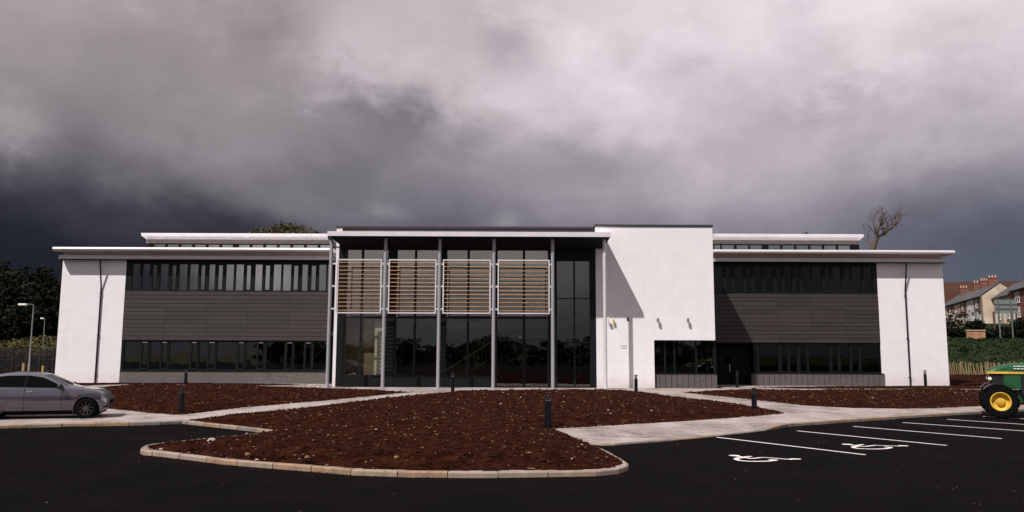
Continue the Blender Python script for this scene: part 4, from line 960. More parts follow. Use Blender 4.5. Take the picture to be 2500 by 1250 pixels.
# ------------------------------------------------------------------ green tractor (nose towards the left)
WX = -.08
def make_tractor():
    t = empty('tractor', (0, 0, 0))
    # hood: nose at x=-.75, runs to +2.0
    def hood_sec(x):
        u = min(1, max(0, (x+.36)/1.2)); top_ = 1.70+.22*(1-(1-u)**2.2); w_ = .30+.11*u**.6
        return [( -w_, 1.60), (-w_*.98, top_-.10), (-w_*.80, top_-.03), (-w_*.4, top_), (w_*.4, top_), (w_*.80, top_-.03), (w_*.98, top_-.10), (w_, 1.60)]
    q = MB(); xs_ = [-.36, -.33, -.27, -.18, -.05, .15, .4, .8, 1.3, 2.0]; vs = []
    for x in xs_:
        for y, z in hood_sec(x): vs.append((x, y, z))
    fs = [(i*8+k, i*8+k+1, (i+1)*8+k+1, (i+1)*8+k) for i in range(len(xs_)-1) for k in range(7)]+[tuple(range(8))[::-1], tuple(range((len(xs_)-1)*8, len(xs_)*8))]
    q.add(vs, fs); hd = q.build('hood', M['green'], t, smooth=35)
    q = MB()
    for sg in (-1, 1): q.box(-.34, 2.0, sg*.42-.012, sg*.42+.012, 1.535, 1.61)
    q.box(-.40, -.34, -.42, .42, 1.535, 1.61); q.build('yellow_stripe', M['yellow'], hd)
    MB().box(-.34, .10, -.36, .36, .95, 1.534).build('grille', M['blackgloss'], t)
    MB().box(.101, .75, -.39, .39, 1.0, 1.534).build('side_panel', M['green'], t)
    q = MB().box(.62, 1.25, -.41, .41, .8, 1.533); q.build('engine', M['blackgloss'], t)
    MB().box(1.251, 2.2, -.38, .38, .75, 1.533).build('side_panel', M['green'], t)
    q = MB()
    rs_ = random.Random(3)
    for r_ in range(2):
        x = .42
        while x < 1.35:
            l = rs_.uniform(.05, .15); q.box(x, x+l, -.438+.0, -.405, 1.70+r_*.085, 1.735+r_*.085); x += l+.02
    q.build('hood_decal', M['decal'], hd)
    MB().box(-.2, 2.6, -.22, .22, .55, .95).build('chassis', M['green'], t)
    MB().tube([(WX, -.75, .6), (WX, .75, .6)], .1, 10).build('front_axle', M['green'], t)
    MB().box(-.38, -.2, -.16, .16, .62, .95).build('front_weight', M['green'], t)
    for sg in (-1, 1):
        MB().lathe([(0, -.04), (.06, -.035), (.06, .04), (0, .04)], (-.33, sg*.46, 1.36), 12, 'y').build('headlight', M['head'], t)
    def wheel(x, y, r, wd_, rr_, sg, nlug):
        h = wd_/2; w_ = MB().lathe([(rr_, -h*.8), (rr_+.05, -h), (r*.9, -h), (r-.03, -h*.75), (r-.03, h*.75), (r*.9, h), (rr_+.05, h), (rr_, h*.8)], (x, y, r), 40, 'y').build('wheel', M['black'], t, smooth=35)
        q = MB()
        for s2 in (-1, 1):
            for k in range(nlug):
                a = (k+(.5 if s2 > 0 else 0))*2*math.pi/nlug; pts = []
                for (aa, yy) in ((a, 0.0), (a+.07, 0), (a+.22, s2*h*.98), (a+.13, s2*h*.98)):
                    for rad in (r-.04, r): pts.append((x+rad*math.cos(aa), y+yy, r+rad*math.sin(aa)))
                q.add(pts, [(1, 3, 5, 7), (0, 2, 3, 1), (2, 4, 5, 3), (4, 6, 7, 5), (6, 0, 1, 7)])
                pts = []
                for rad, w2 in ((r-.005, .98), (r*.86, 1.035)):
                    for aa in (a+.13, a+.22): pts += [(x+rad*math.cos(aa), y+s2*h*w2, r+rad*math.sin(aa)), (x+(rad-.0)*math.cos(aa), y+s2*h*.9, r+rad*math.sin(aa))]
                q.add(pts, [(0, 2, 6, 4), (0, 4, 5, 1), (2, 3, 7, 6), (4, 6, 7, 5)])
        q.build('tread_lugs', M['black'], w_, kind='stuff')
        so = sg*h
        rm = MB().lathe([(rr_+.015, so*.86), (rr_+.0, so*.92), (rr_-.03, so*.84), (rr_-.05, so*.3), (rr_*.55, so*.05), (rr_*.5, so*.15), (.13, so*.2), (.125, so*.62), (.09, so*.68), (0, so*.68)], (x, y, r), 36, 'y').build('rim', M['yellow'], w_, smooth=35)
        for k in range(8):
            a = k*math.pi/4; MB().tube([(x+math.cos(a)*rr_*.62, y+so*.02, r+math.sin(a)*rr_*.62), (x+math.cos(a)*rr_*.62, y+so*.2, r+math.sin(a)*rr_*.62)], .018, 6).build('wheel_bolt', M['yellow'], w_) if False else None
    for sg in (-1, 1):
        wheel(WX, sg*.86, .575, .40, .315, sg, 18); wheel(2.45, sg*.86, .86, .46, .5, sg, 22)
        q = MB(); pts = []
        for k in range(13):
            a = R(8+k*11); pts.append((WX+math.cos(a)*.64, .575+math.sin(a)*.64))
        vs = []
        for (x, z) in pts: vs += [(x, sg*.86-.22, z), (x, sg*.86+.22, z), (x*1.02, sg*.86+.22, z+.015), (x*1.02, sg*.86-.22, z+.015)]
        q.add(vs, [(4*i+a, 4*i+(a+1) % 4, 4*i+4+(a+1) % 4, 4*i+4+a) for i in range(12) for a in range(4)]); q.build('front_mudguard', M['blackgloss'], t, smooth=40)
        q = MB(); vs = []
        for k in range(12):
            a = R(20+k*13); vs += [(2.45+math.cos(a)*.98, sg*.86-.26, .86+math.sin(a)*.98), (2.45+math.cos(a)*.98, sg*.86+.26, .86+math.sin(a)*.98), (2.45+math.cos(a)*.95, sg*.86+.26, .86+math.sin(a)*.95), (2.45+math.cos(a)*.95, sg*.86-.26, .86+math.sin(a)*.95)]
        q.add(vs, [(4*i+a, 4*i+(a+1) % 4, 4*i+4+(a+1) % 4, 4*i+4+a) for i in range(11) for a in range(4)]); q.build('rear_mudguard', M['green'], t, smooth=40)
    cb = MB(); 
    for (x, y) in ((1.95, -.62), (1.95, .62), (3.3, -.62), (3.3, .62)): cb.box(x, x+.07, y-.035, y+.035, 1.2, 2.62)
    cb.box(1.95, 3.37, -.66, .66, 1.0, 1.2); cab = cb.build('cab', M['green'], t)
    MB().box(1.85, 3.45, -.74, .74, 2.62, 2.78).build('cab_roof', M['green'], cab); MB().box(1.99, 3.33, -.62, .62, 1.21, 2.61).build('cab_glass', M['carglass'], cab)
    MB().box(2.7, 3.15, -.25, .25, 1.25, 1.75).build('driver_seat', M['yellow'], t)
    MB().tube([(1.6, .3, 1.8), (1.6, .3, 2.7)], .04, 8).build('exhaust', M['blackgloss'], t)
    MB().tube([(3.3, -.86, .86), (2.45, -.86, .86)], .05, 6) ; MB().tube([(2.45, -.86, .86), (2.45, .86, .86)], .11, 10).build('rear_axle', M['green'], t)
    return t
tra = make_tractor(); pt = on(2443.5, 976, 28.3); ty = R(-27); tra.location = (pt.x-math.sin(ty)*1.06-WX*math.cos(ty), 28.3+math.cos(ty)*1.06-WX*math.sin(ty), 0); tra.rotation_euler.z = ty
tag(tra, 'green tractor with yellow wheel and stripe, cut by the right edge', 'tractor')

# ------------------------------------------------------------------ terrain behind
def terr(x, y):
    s = lambda a, b_, v: np.clip((v-a)/(b_-a), 0, 1)**2*(3-2*np.clip((v-a)/(b_-a), 0, 1))
    right = s(18, 34, x)*(.1+3.9*s(70, 98, y)+3.7*s(104, 142, y)+1.5*s(142, 260, y))
    left = s(32, 40, -x)*((2.7+.9*np.exp(-((x+51)/6)**2))*s(78, 90, y)+.5*s(92, 140, y))
    return right+left+.25*fbm(x*.15, y*.15, 3, 3)*s(70, 78, y)-.03
xx = np.arange(-200, 260, 2.5); yy = np.concatenate([np.arange(60, 150, 1.5), np.arange(150, 420, 8)])
GX, GY = np.meshgrid(xx, yy); H = terr(GX, GY); idx = np.arange(GX.size).reshape(GX.shape)
fcs = np.stack([idx[:-1, :-1], idx[:-1, 1:], idx[1:, 1:], idx[1:, :-1]], -1).reshape(-1, 4)
me = bpy.data.meshes.new('grassy_terrain'); me.from_pydata(np.stack([GX.ravel(), GY.ravel(), H.ravel()], 1).tolist(), [], fcs.tolist()); me.materials.append(M['grass']); me.materials.append(M['bank'])
mi = (GX[:-1, :-1].reshape(-1) > 15).astype(np.int32); me.polygons.foreach_set('material_index', mi)
me.polygons.foreach_set('use_smooth', [True]*len(me.polygons)); me.update(); link('grassy_terrain', me)['kind'] = 'structure'
# bare soil verge in front of the paling fence
vx = np.arange(X(2320, 56)-6, 62, .3); vy = np.arange(54.6+1.6, 70.5, .3); GX, GY = np.meshgrid(vx, vy)
H = .15+.12*fbm(GX*1.5, GY*1.5, 3, 8)*2+.35*np.clip((GY-58)/10, 0, 1); idx = np.arange(GX.size).reshape(GX.shape)
keep = (GX[:-1, :-1] > xr1+.2) | (GY[:-1, :-1] > 70)
fcs = np.stack([idx[:-1, :-1], idx[:-1, 1:], idx[1:, 1:], idx[1:, :-1]], -1)[keep].reshape(-1, 4)
me = bpy.data.meshes.new('soil_verge'); me.from_pydata(np.stack([GX.ravel(), GY.ravel(), H.ravel()], 1).tolist(), [], fcs.tolist()); me.materials.append(M['soil']); me.update(); link('soil_verge', me)['kind'] = 'structure'
# brown hill far away on the right
hx = np.linspace(60, 900, 90); hy = np.linspace(330, 700, 30); GX, GY = np.meshgrid(hx, hy)
H = np.clip((GY-330)/130, 0, 1); H = H*H*(3-2*H)*(43.0+2.2*fbm(GX*.01, GY*.01, 3, 2)*2)+1
H = H*np.clip((GX-60)/120, 0, 1); idx = np.arange(GX.size).reshape(GX.shape)
fcs = np.stack([idx[:-1, :-1], idx[:-1, 1:], idx[1:, 1:], idx[1:, :-1]], -1).reshape(-1, 4)
me = bpy.data.meshes.new('hill'); me.from_pydata(np.stack([GX.ravel(), GY.ravel(), H.ravel()], 1).tolist(), [], fcs.tolist()); me.materials.append(M['hill']); me.polygons.foreach_set('use_smooth', [True]*len(me.polygons)); me.update(); link('hill', me)['kind'] = 'structure'

# leaf masses
def leaves(centres, per, size, spread, seed, squash=1.0):
    rs = np.random.default_rng(seed); C_ = np.repeat(np.asarray(centres), per, 0); n = len(C_)
    P = C_+rs.normal(0, 1, (n, 3))*np.asarray(spread); a = rs.normal(0, 1, (n, 3)); a /= np.linalg.norm(a, axis=1)[:, None]; b_ = rs.normal(0, 1, (n, 3)); b_ -= a*(a*b_).sum(1)[:, None]; b_ /= np.linalg.norm(b_, axis=1)[:, None]
    s_ = rs.uniform(.5, 1.2, (n, 1))*size; V = np.stack([P-a*s_, P-b_*s_*.55, P+a*s_, P+b_*s_*.55], 1).reshape(-1, 3)
    return V, np.arange(n*4).reshape(-1, 4)
def leaf_obj(name, V, Fc, mats, parent=None, loc=(0, 0, 0), clump=24):
    me = bpy.data.meshes.new(name); me.from_pydata(V.tolist(), [], Fc.tolist())
    for mm in mats: me.materials.append(mm)
    if len(mats) > 1:
        mi = (np.random.default_rng(1).random(len(Fc)//clump+1) < .45).astype(np.int32); me.polygons.foreach_set('material_index', np.repeat(mi, clump)[:len(Fc)])
    me.update(); return link(name, me, parent, loc)
def tree(name, loc, h, r, seed, mats, label, group, trunk_h=.3, size=.28, n=150, per=34, cat='tree', shell=.35):
    t = empty(name, loc, label, cat, group); rs = np.random.default_rng(seed); cs = []
    k = 0
    while len(cs) < n:
        p = rs.uniform(-1, 1, 3)
        if np.linalg.norm(p) > 1 or np.linalg.norm(p) < shell: continue
        lump_ = 1 if shell > .5 else 1+.28*math.sin(p[0]*5+seed)*math.cos(p[1]*4+seed*2)+.12*math.sin(p[2]*9+seed)
        cs.append((p[0]*r*lump_, p[1]*r*lump_, h*(trunk_h+1)/2+p[2]*h*(1-trunk_h)/2*(.9+.1*lump_)))
    V, Fc = leaves(cs, per, size, (r*.12, r*.12, h*.045) if shell < .5 else (.55, .55, .28), seed)
    leaf_obj('crown', V, Fc, mats, t, clump=per)
    mb = MB(); mb.tube([(0, 0, -.3), (0.1, 0, h*.3), (-.1, .1, h*.6), (0, 0, h*.85)], [h*.03, h*.022, h*.014, .04], 8)
    for k in range(9):
        a = k*2.4; z = h*(.3+.055*k); mb.tube([(0, 0, z), (math.cos(a)*r*.5, math.sin(a)*r*.5, z+h*.1), (math.cos(a)*r*.8, math.sin(a)*r*.8, z+h*.16)], [h*.01, h*.006, .02], 5)
    o = link('trunk', mb.mesh('trunk', M['bark'], smooth=50), t); return t
def at_px(px, py_top, D):                     # foot position and height of something whose tip shows at this pixel
    p = on(px, py_top, D); g = float(terr(np.array([p.x]), np.array([p.y]))[0]) if D > 60 else 0
    return (p.x, p.y, g), p.z-g
LW = [(8, 668, 112, 5.0, 'dark tree at the far left edge behind the grass bank'), (48, 705, 104, 4.6, 'low bushy dark tree in front of the left woods, left of the lamp posts'), (88, 655, 122, 4.2, 'tallest dark tree of the left woods, beside the white wall'), (130, 690, 108, 4.4, 'dark tree touching the left white end wall'),
      (175, 705, 118, 5, 'dark tree mostly hidden behind the left white wall'), (-50, 640, 116, 6, 'dark tree left of the frame edge'), (-110, 630, 118, 6, 'outermost dark tree left of the frame'), (28, 700, 128, 5.5, 'dark tree filling the gap at the back of the left woods'), (70, 745, 99, 3.6, 'smaller greener bush tree behind the tall lamp post')]
for i, (px, py, D, r, lb) in enumerate(LW):
    loc, h = at_px(px, py, D); tree('woodland_tree', loc, h, r, 20+i, [M['leafd'], M['leafd2']], lb, 'dark trees behind the left fence', .08, .36, 170, 34)
loc, h = at_px(700, 554, 105); tree('round_tree', loc, h, 8.0, 55, [M['leafo'], M['leafo2']], 'olive green round tree showing above the left upper roof', None, .22, .22, 3000, 30, shell=.78)

BT = ['broad low', 'narrow', 'dense', 'thin', 'tall', 'squat', 'tallest', 'lopsided', 'spreading']
for i, (x_, y_, h_, r_) in enumerate([(-46, -60, 6, 7), (-36, -64, 4.5, 7), (-24, -60, 5.5, 7), (-14, -63, 4.5, 7), (-3, -61, 6, 7), (9, -64, 5, 7), (19, -60, 7, 6.5), (31, -63, 5.5, 7), (44, -61, 6, 7)]):
    tree('boundary_tree', (x_, y_, -.4), h_, r_, 130+i, [M['leafd'], M['leafd2']], BT[i]+' dark boundary tree behind the viewer, number of steps from the left: '+['none', 'one', 'two', 'three', 'four', 'five', 'six', 'seven', 'eight'][i], 'boundary trees behind the viewer', -.25, .4, 130, 26)
# dry grass tufts on the left bank, leafy cover on the right bank
rs = np.random.default_rng(4); gx_ = rs.uniform(-72, -40, 2600); gy_ = rs.uniform(79, 94, 2600)
V, Fc = leaves(np.stack([gx_, gy_, terr(gx_, gy_)+.12], 1), 4, .22, (.3, .3, .12), 3)
tag(leaf_obj('bank_grass', V, Fc, [M['leafy'], M['grass']], clump=8), 'rough yellow green grass on the bank behind the left fence', 'grass')['kind'] = 'stuff'
gx_ = rs.uniform(36, 78, 6000); gy_ = rs.uniform(70.5, 103, 6000)
V, Fc = leaves(np.stack([gx_, gy_, terr(gx_, gy_)+.08], 1), 6, .16, (.4, .4, .09), 6)
tag(leaf_obj('bank_plants', V, Fc, [M['leafbank'], M['leafbank2']], clump=10), 'dense green leafy plants covering the bank behind the paling fence', 'ground cover')['kind'] = 'stuff'
rr_ = [(2316, 785, 118, 2.0), (2346, 812, 110, 1.5), (2420, 806, 112, 1.6), (2440, 802, 116, 1.7), (2468, 806, 112, 1.5), (2499, 776, 112, 2.4), (2385, 808, 124, 1.4), (2530, 785, 112, 3)]
lbs = ['dark shrub beside the white end wall, in front of the houses', 'low shrub left of the orange brick wall', 'shrub just right of the orange brick wall', 'shrub under the left post of the sign board', 'shrub under the right post of the sign board', 'larger dark shrub at the right edge below the brick house', 'low shrub above the orange brick wall', 'shrub beyond the right edge']
for i, ((px, py, D, r), lb) in enumerate(zip(rr_, lbs)):
    loc, h = at_px(px, py, D); tree('shrub', loc, max(h, 1.6), r, 70+i, [M['leafd'], M['leafbank']], lb, 'shrubs in front of the terrace', .02, .2, 60, 26, 'shrub')
loc, h = at_px(2334, 758, 114); tb = tree('blossom_tree', loc, h, 1.5, 91, [M['leafd2'], M['leafd'], ], 'small half bare tree with pale blossom in front of the houses', None, .3, .13, 60, 16)
V, Fc = leaves(np.random.default_rng(2).normal(0, 1, (26, 3))*np.array((1.0, 1.0, .9))+np.array((0, 0, h*.45)), 6, .12, (.15, .15, .12), 9)
leaf_obj('blossom', V, Fc, [M['curtain']], tb)

# bare tree behind the right wing
def bare_tree():
    D = 88.0; foot = on(2126, 700, D); g = float(terr(np.array([foot.x]), np.array([D]))[0]); loc = Vector((foot.x, D, g)); t = empty('bare_tree', loc, 'leafless gnarled tree rising behind the right wing roof', 'tree')
    mb = MB(); rs = random.Random(12); tw = MB()
    def P(px, py, dy=0): return on(px, py, D+dy)
    def limb(pts, r0, r1, depth=0):
        pts = [Vector(p) for p in pts]; n = len(pts); mb.tube([p for p in pts], [r0+(r1-r0)*i/(n-1) for i in range(n)], 7)
        for i in range(1, n):
            for _ in range(2):
                d = (pts[i]-pts[i-1]).normalized(); q = Vector((rs.uniform(-1, 1), rs.uniform(-1, 1), rs.uniform(.0, 1.1))); grow((pts[i-1].lerp(pts[i], rs.random())), (d*.6+q).normalized(), rs.uniform(.55, 1.1), r1*.75+.02, 2)
    def grow(p, d, l, r, dep):
        p1 = p+d*l*.5+Vector((rs.uniform(-1, 1), rs.uniform(-1, 1), rs.uniform(-1, 1)))*l*.1; p2 = p+d*l
        (mb if r > .03 else tw).tube([p, p1, p2], [r, r*.75, r*.5], 4, cap=False)
        if dep > 0:
            for _ in range(3):
                nd = (d*.75+Vector((rs.uniform(-1, 1), rs.uniform(-1, 1), rs.uniform(-.3, 1)))*.75).normalized(); grow(p2 if rs.random() < .6 else p1, nd, l*rs.uniform(.55, .85), r*.55, dep-1)
    trunk = [loc-Vector((0, 0, .3)), P(2122, 680), P(2130, 610), P(2138, 588)]
    mb.tube(trunk, [.5, .42, .32, .26], 9)
    limb([P(2138, 588), P(2146, 576, .3), P(2158, 570, .5), P(2170, 560, .8), P(2180, 552, .9), P(2197, 541, 1.0), P(2198, 530, 1)], .21, .05)
    limb([P(2136, 592), P(2140, 572), P(2147, 556, -.4), P(2149, 545, -.6), P(2150, 528, -.7)], .19, .04)
    limb([P(2138, 580), P(2136, 560, .5), P(2132, 540, .8), P(2134, 520, 1)], .11, .02)
    limb([P(2149, 552), P(2160, 543, -.8), P(2176, 534, -1)], .08, .025)
    limb([P(2150, 560), P(2166, 554, -.3), P(2172, 550, -.3)], .07, .02)
    limb([P(2126, 612), P(2122, 592, .8), P(2120, 575, 1)], .10, .02)
    mb.v = [tuple(Vector(v)-loc) for v in mb.v]; tw.v = [tuple(Vector(v)-loc) for v in tw.v]
    link('trunk', mb.mesh('trunk', M['bark'], smooth=50), t); link('twigs', tw.mesh('twigs', M['twig']), t)['kind'] = 'stuff'
M['twig'] = mat('twig', (.10, .066, .045), .9)
bare_tree()

# ------------------------------------------------------------------ terrace houses on the right
def frame_mb(o, a, b_):
    mx = Matrix(((a.x, b_.x, 0, o.x), (a.y, b_.y, 0, o.y), (0, 0, 1, o.z), (0, 0, 0, 1))); return mx
def house(o, a, b_, wid, dep, eave, rise, wallm, label, wins, door, chim, sidem=None, gz=-1.5, face=1, pots=3, verge=None):
    """o: front corner on the ground, a: along the front, b_: towards the back"""
    t = empty('terrace_house', o, label, 'house', 'brick and rendered terrace houses on the hill'); mx = frame_mb(o, a, b_)
    def bl(mb, name, ml, par=t, smooth=False): return mb.tr(mx).build(name, ml, par, smooth)
    wl = MB(); wl.box(0, wid, 0, .3, gz, eave); bl(MB().box(0, wid, dep-.3, dep, gz, eave), 'rear_wall', wallm)
    w_ = bl(wl, 'wall', wallm)
    g = MB()
    for x0 in (0, wid-.25): bl(MB().extx([(.301, gz), (dep-.301, gz), (dep-.301, eave), (dep/2, eave+rise-.15), (.301, eave)], x0, x0+.25), 'gable_wall', sidem or wallm)
    rf = MB(); ov = .25; th = .12; sl = rise/(dep/2)
    prof = [(-ov, eave-ov*sl), (dep/2, eave+rise), (dep+ov, eave-ov*sl), (dep+ov, eave-ov*sl+th), (dep/2, eave+rise+th*1.3), (-ov, eave-ov*sl+th)]
    rf.extx(prof, 0, wid); r_ = bl(rf, 'roof', M['slate'])
    if verge:
        vb = MB(); vb.extx([(-ov, eave-ov*sl+th+.01), (dep/2, eave+rise+th*1.3+.01), (dep/2, eave+rise+th*1.3+.1), (-ov, eave-ov*sl+th+.1)], 0, .25); bl(vb, 'verge', M['tile_l'], r_)
    bl(MB().box(0, wid, -ov-.08, -ov+.02, eave-ov*sl-.08, eave-ov*sl+.04), 'gutter', M['coping'], r_)
    for (x, z, w2, h2) in wins:
        fr = MB(); tt = .09
        fr.box(x, x+tt, -.06, .02, z, z+h2); fr.box(x+w2-tt, x+w2, -.06, .02, z, z+h2); fr.box(x+tt, x+w2-tt, -.06, .02, z, z+tt); fr.box(x+tt, x+w2-tt, -.06, .02, z+h2-tt, z+h2); fr.box(x+tt, x+w2-tt, -.055, .02, z+h2*.5-.04, z+h2*.5+.04)
        if w2 > 1.4: fr.box(x+w2/2-.05, x+w2/2+.05, -.058, .02, z+tt, z+h2-tt)
        f = bl(fr, 'window', M['winw']); bl(MB().box(x+tt*.5, x+w2-tt*.5, -.03, -.02, z+tt*.5, z+h2-tt*.5), 'pane', M['pane'], f); bl(MB().box(x+tt, x+w2-tt, -.018, -.008, z+h2*.1, z+h2-tt), 'curtain', M['curtain'], f)
        bl(MB().box(x-.1, x+w2+.1, -.1, .0, z-.12, z-.001), 'window_sill', M['winw'], f)
    if door is not None:
        d = bl(MB().box(door, door+.95, -.05, .0, 0, 2.1), 'door', M['winw']); bl(MB().box(door-.12, door+1.07, -.12, .0, 2.101, 2.6), 'fanlight', M['coping'], d)
    for cx_ in chim:
        c_ = MB().box(cx_-.45, cx_+.45, dep/2-.75, dep/2+.75, eave+rise-.6, eave+rise+1.15); c_.box(cx_-.52, cx_+.52, dep/2-.82, dep/2+.82, eave+rise+1.151, eave+rise+1.3); cc = bl(c_, 'chimney', M['redbrick'], r_)
        for k in range(pots): 
            yy_ = dep/2-.5+k*1.0/max(1, pots-1); bl(MB().lathe([(.14, 0), (.12, .5), (.15, .55)], (cx_, yy_, eave+rise+1.3), 8), 'chimney_pot', M['pot'], r_)
    return t
zg = Z(793, 145, 2398)
a1 = Vector((5.6, 17, 0)).normalized(); b1 = Vector((a1.y, -a1.x, 0))       # row runs away, its back is to the right
Np = on(2398, 793, 145); o1 = Vector((Np.x, 145, zg)); e1 = Z(722, 145, 2398)-zg; rise1 = 2.35
ws = [5.4, 6.2, 5.6, 6.0, 6.5, 6.5]; wm = [M['brownr'], M['whiter'], M['redbrick'], M['cream'], M['redbrick'], M['cream']]
lb1 = ['end terrace house with tall weathered beige gable and dark brown front', 'white rendered terrace house next to the beige gable end', 'red brick terrace house left of the white one', 'cream terrace house behind the blossom tree', 'farthest visible brick terrace house at the white wall', 'terrace house hidden behind the office end wall']
s_ = 0
for i, w_ in enumerate(ws):
    o_ = o1+a1*s_
    house(o_, a1, b1, w_-.02, 6.6, e1, rise1, wm[i], lb1[i], [(w_*.52, 3.3, 1.1, 1.5), (w_*.45, .75, 1.7, 1.6)], w_*.1, [w_-.45] if i in (0, 1, 2, 4) else [], sidem=M['gable'] if i == 0 else M['redbrick'], verge=(i == 2), pots=3)
    s_ += w_
o2 = o1+b1*2.0; e2 = Z(728, 144.4, 2428)-zg; a2 = -a1
ws2 = [5.2, 5.6, 6.4, 7, 7]; wm2 = [M['cream'], M['cream'], M['redbrick'], M['redbrick'], M['cream']]; s_ = .03
lb2 = ['cream terrace house in the step behind the green sign board', 'second cream terrace house behind the right part of the sign board', 'red brick terrace house with white upper windows at the right edge', 'red brick terrace house beyond the right edge', 'cream terrace house far beyond the right edge']
for i, w_ in enumerate(ws2):
    # mirrored frame: start corner is at the far end
    o_ = o2+a2*(s_+w_); 
    house(o_, a1, b1, w_-.02, 6.6, e2+(.0 if i < 2 else .5), 2.3, wm2[i], lb2[i], [(w_*.15, .75, 1.5, 1.6)]+([(w_*.12, 3.1, 2.3, 1.7)] if i >= 2 else [(w_*.3, 3.2, 1.1, 1.4)]), w_*.62, [.45] if i != 0 else [], sidem=M['redbrick'], pots=4)
    s_ += w_

# back of the road sign board
D = 108; p0 = on(2430, 765, D); p1 = on(2482, 732, D); g = float(terr(np.array([p0.x]), np.array([D]))[0])
sg = empty('sign_board', ((p0.x+p1.x)/2, D, g), 'large grey green road sign board seen from behind on posts', 'sign')
zz3 = [p0.z, p0.z+(p1.z-p0.z)*.36, p0.z+(p1.z-p0.z)*.68, p1.z]
for k in range(3): MB().box(p0.x, p1.x, D, D+.06, zz3[k]+.015, zz3[k+1]-.015).build('board_panel', M['signb'], sg)
for k in (1, 2): MB().box(p0.x, p1.x, D-.06, D+.055, zz3[k]-.05, zz3[k]+.05).build('rail', M['signp'], sg) if False else MB().box(p0.x, p1.x, D-.08, D-.002, zz3[k]-.05, zz3[k]+.05).build('rail', M['signp'], sg)
for px in (2438, 2469): x = X(px, D); MB().box(x-.07, x+.07, D-.2, D-.081, g-.3, p1.z+.05).build('post', M['signp'], sg)
p = on(2425.5, 761, 112); g = float(terr(np.array([p.x]), np.array([112.]))[0]); pp = MB().box(p.x-.09, p.x+.09, 111.9, 112.1, g-.3, p.z).build('wooden_post', mat('dark_post', (.10, .05, .035), .9)); tag(pp, 'dark brown upright post left of the sign board', 'post')
# low orange brick wall
p0 = on(2364, 828, 100); p1 = on(2405, 806, 100); g = float(terr(np.array([p0.x]), np.array([100.]))[0]); wt = empty('garden_wall', ((p0.x+p1.x)/2, 100, p0.z), 'low orange and grey brick wall with coping on the green bank', 'wall')
MB().box(p0.x, p1.x, 100, 100.35, min(g-.3, p0.z-.6), p1.z-.08).build('wall', M['rust'], wt); MB().box(p0.x-.06, p1.x+.06, 99.92, 100.43, p1.z-.079, p1.z+.03).build('coping', M['cream'], wt)

# chestnut paling fence
FD = 69.5; xa, xb = X(2300, FD), X(2640, FD); fz = .42
fe = empty('paling_fence', (xa, FD, fz), 'split timber paling fence with leaning pale stakes below the green bank', 'fence'); rs = random.Random(8)
q = MB().extx([(-.016, 0), (.012, 0), (.018, .5), (.01, 1.08), (-.008, 1.08)], -.022, .022); pm_ = [q.mesh('pale', M['pale'])]
q = MB().extx([(-.02, 0), (.016, 0), (.02, .5), (.004, 1.16), (-.01, 1.16)], -.028, .026); pm_.append(q.mesh('pale', M['pale']))
x = xa; k = 0
while x < xb and k < 130:
    o = piece('pale', rs.choice(pm_), fe, (x, FD+rs.uniform(-.03, .03), fz)); o.rotation_euler = (rs.uniform(-.03, .03), rs.uniform(-.16, .06), rs.uniform(-.6, .6)); o.scale = (rs.uniform(1.1, 1.7), 1, rs.uniform(.92, 1.06)); x += rs.uniform(.10, .20); k += 1
for zz_ in (.25, .8): MB().tube([(xa, FD+.03, fz+zz_), (xb, FD+.03, fz+zz_)], .008, 4).build('wire', M['galv'], fe)
for k in range(5): xx_ = xa+1.4+k*2.3; MB().tube([(xx_, FD+.07, fz-.3), (xx_+.06, FD+.07, fz+1.22)], .06, 8).build('post', M['pale'], fe)

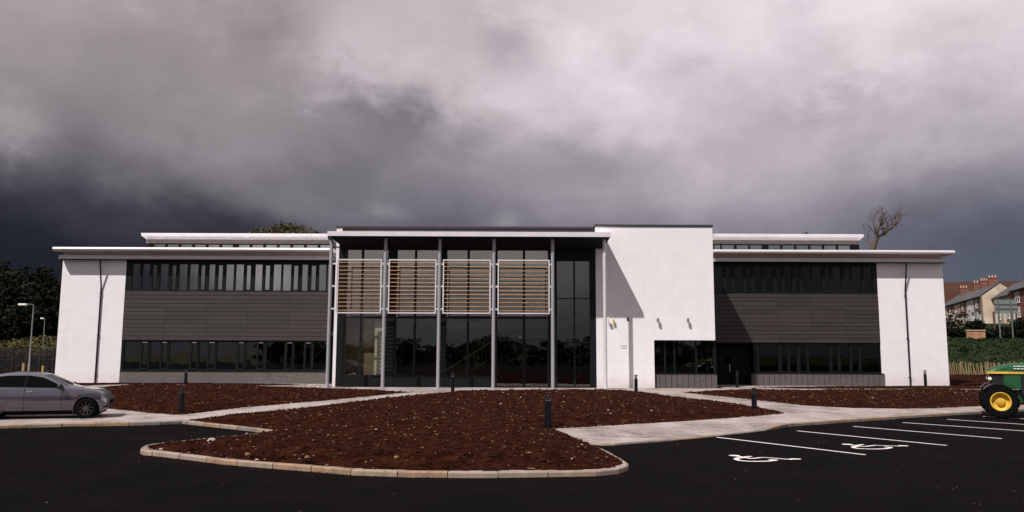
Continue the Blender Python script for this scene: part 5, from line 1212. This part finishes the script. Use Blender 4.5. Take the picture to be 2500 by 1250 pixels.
# left: dark mesh fence, lamp posts, yellow posts
FL = 74; xa, xb = X(-160, FL), X(146, FL); zt0 = Z(850, FL, 75)
fe = empty('mesh_fence', (xa, FL, 0), 'tall dark mesh fence left of the building', 'fence')
x = xa
while x < xb: MB().box(x-.05, x+.05, FL-.05, FL+.05, 0, zt0+.03).build('post', M['fence'], fe); x += 1.25
mb = MB(); x = xa
while x < xb: mb.box(x-.012, x+.012, FL-.012, FL+.012, .05, zt0); x += .075
for k in range(8): mb.box(xa, xb, FL-.02, FL-.013, .1+k*(zt0-.15)/7, .13+k*(zt0-.15)/7)
mb.build('wire_mesh', M['fence'], fe, kind='stuff')
rs2 = np.random.default_rng(3); cs = np.stack([rs2.uniform(xa-3, xb+1, 380), rs2.uniform(FL+1.6, FL+3.2, 380), rs2.uniform(.1, 1.9, 380)], 1)
V, Fc = leaves(cs, 26, .16, (.3, .3, .25), 8); tag(leaf_obj('hedge', V, Fc, [M['hedge'], M['leafd']], clump=26), 'dark russet hedge behind the mesh fence', 'hedge')
def lamp_post(px_b, px_t, py_head, D, hx0, hx1, label):
    zt_ = Z(py_head, D, px_t); x = X(px_t, D, py_head+5); t = empty('lamp_post', (x, D, 0), label, 'lamp post', 'street lamps left of the building')
    MB().tube([(x, D, 0), (x, D, 1.2), (x, D, 1.25), (x, D, zt_-.15)], [.085, .085, .055, .042], 10).build('pole', M['galv'], t, smooth=50)
    xh0, xh1 = X(hx0, D, py_head), X(hx1, D, py_head)
    MB().tube([(x, D, zt_-.15), (x-.05, D, zt_-.03), (x-.15, D, zt_), (xh1, D, zt_)], .028, 7).build('arm', M['galv'], t)
    MB().extx([(D-.13, zt_-.05), (D-.10, zt_+.06), (D+.10, zt_+.06), (D+.13, zt_-.05), (D+.06, zt_-.12), (D-.06, zt_-.12)], xh0, xh1).build('lantern', M['head'], t)
lamp_post(75, 82, 743, 62, 46.5, 65, 'taller nearer street lamp with long pale lantern at left')
lamp_post(100, 109.5, 777, 86, 100, 107, 'smaller farther street lamp beside the white end wall')
for (px, pt_, pb, lb) in ((56.5, 887, 930, 'yellow timber post above the car roof, left one'), (104, 893, 932, 'yellow timber post beside the white end wall')):
    p = on(px, pt_, 53); o = MB().box(p.x-.05, p.x+.05, 53, 53.1, 0, p.z).build('marker_post', M['ypost']); tag(o, lb, 'post', 'yellow posts behind the car')
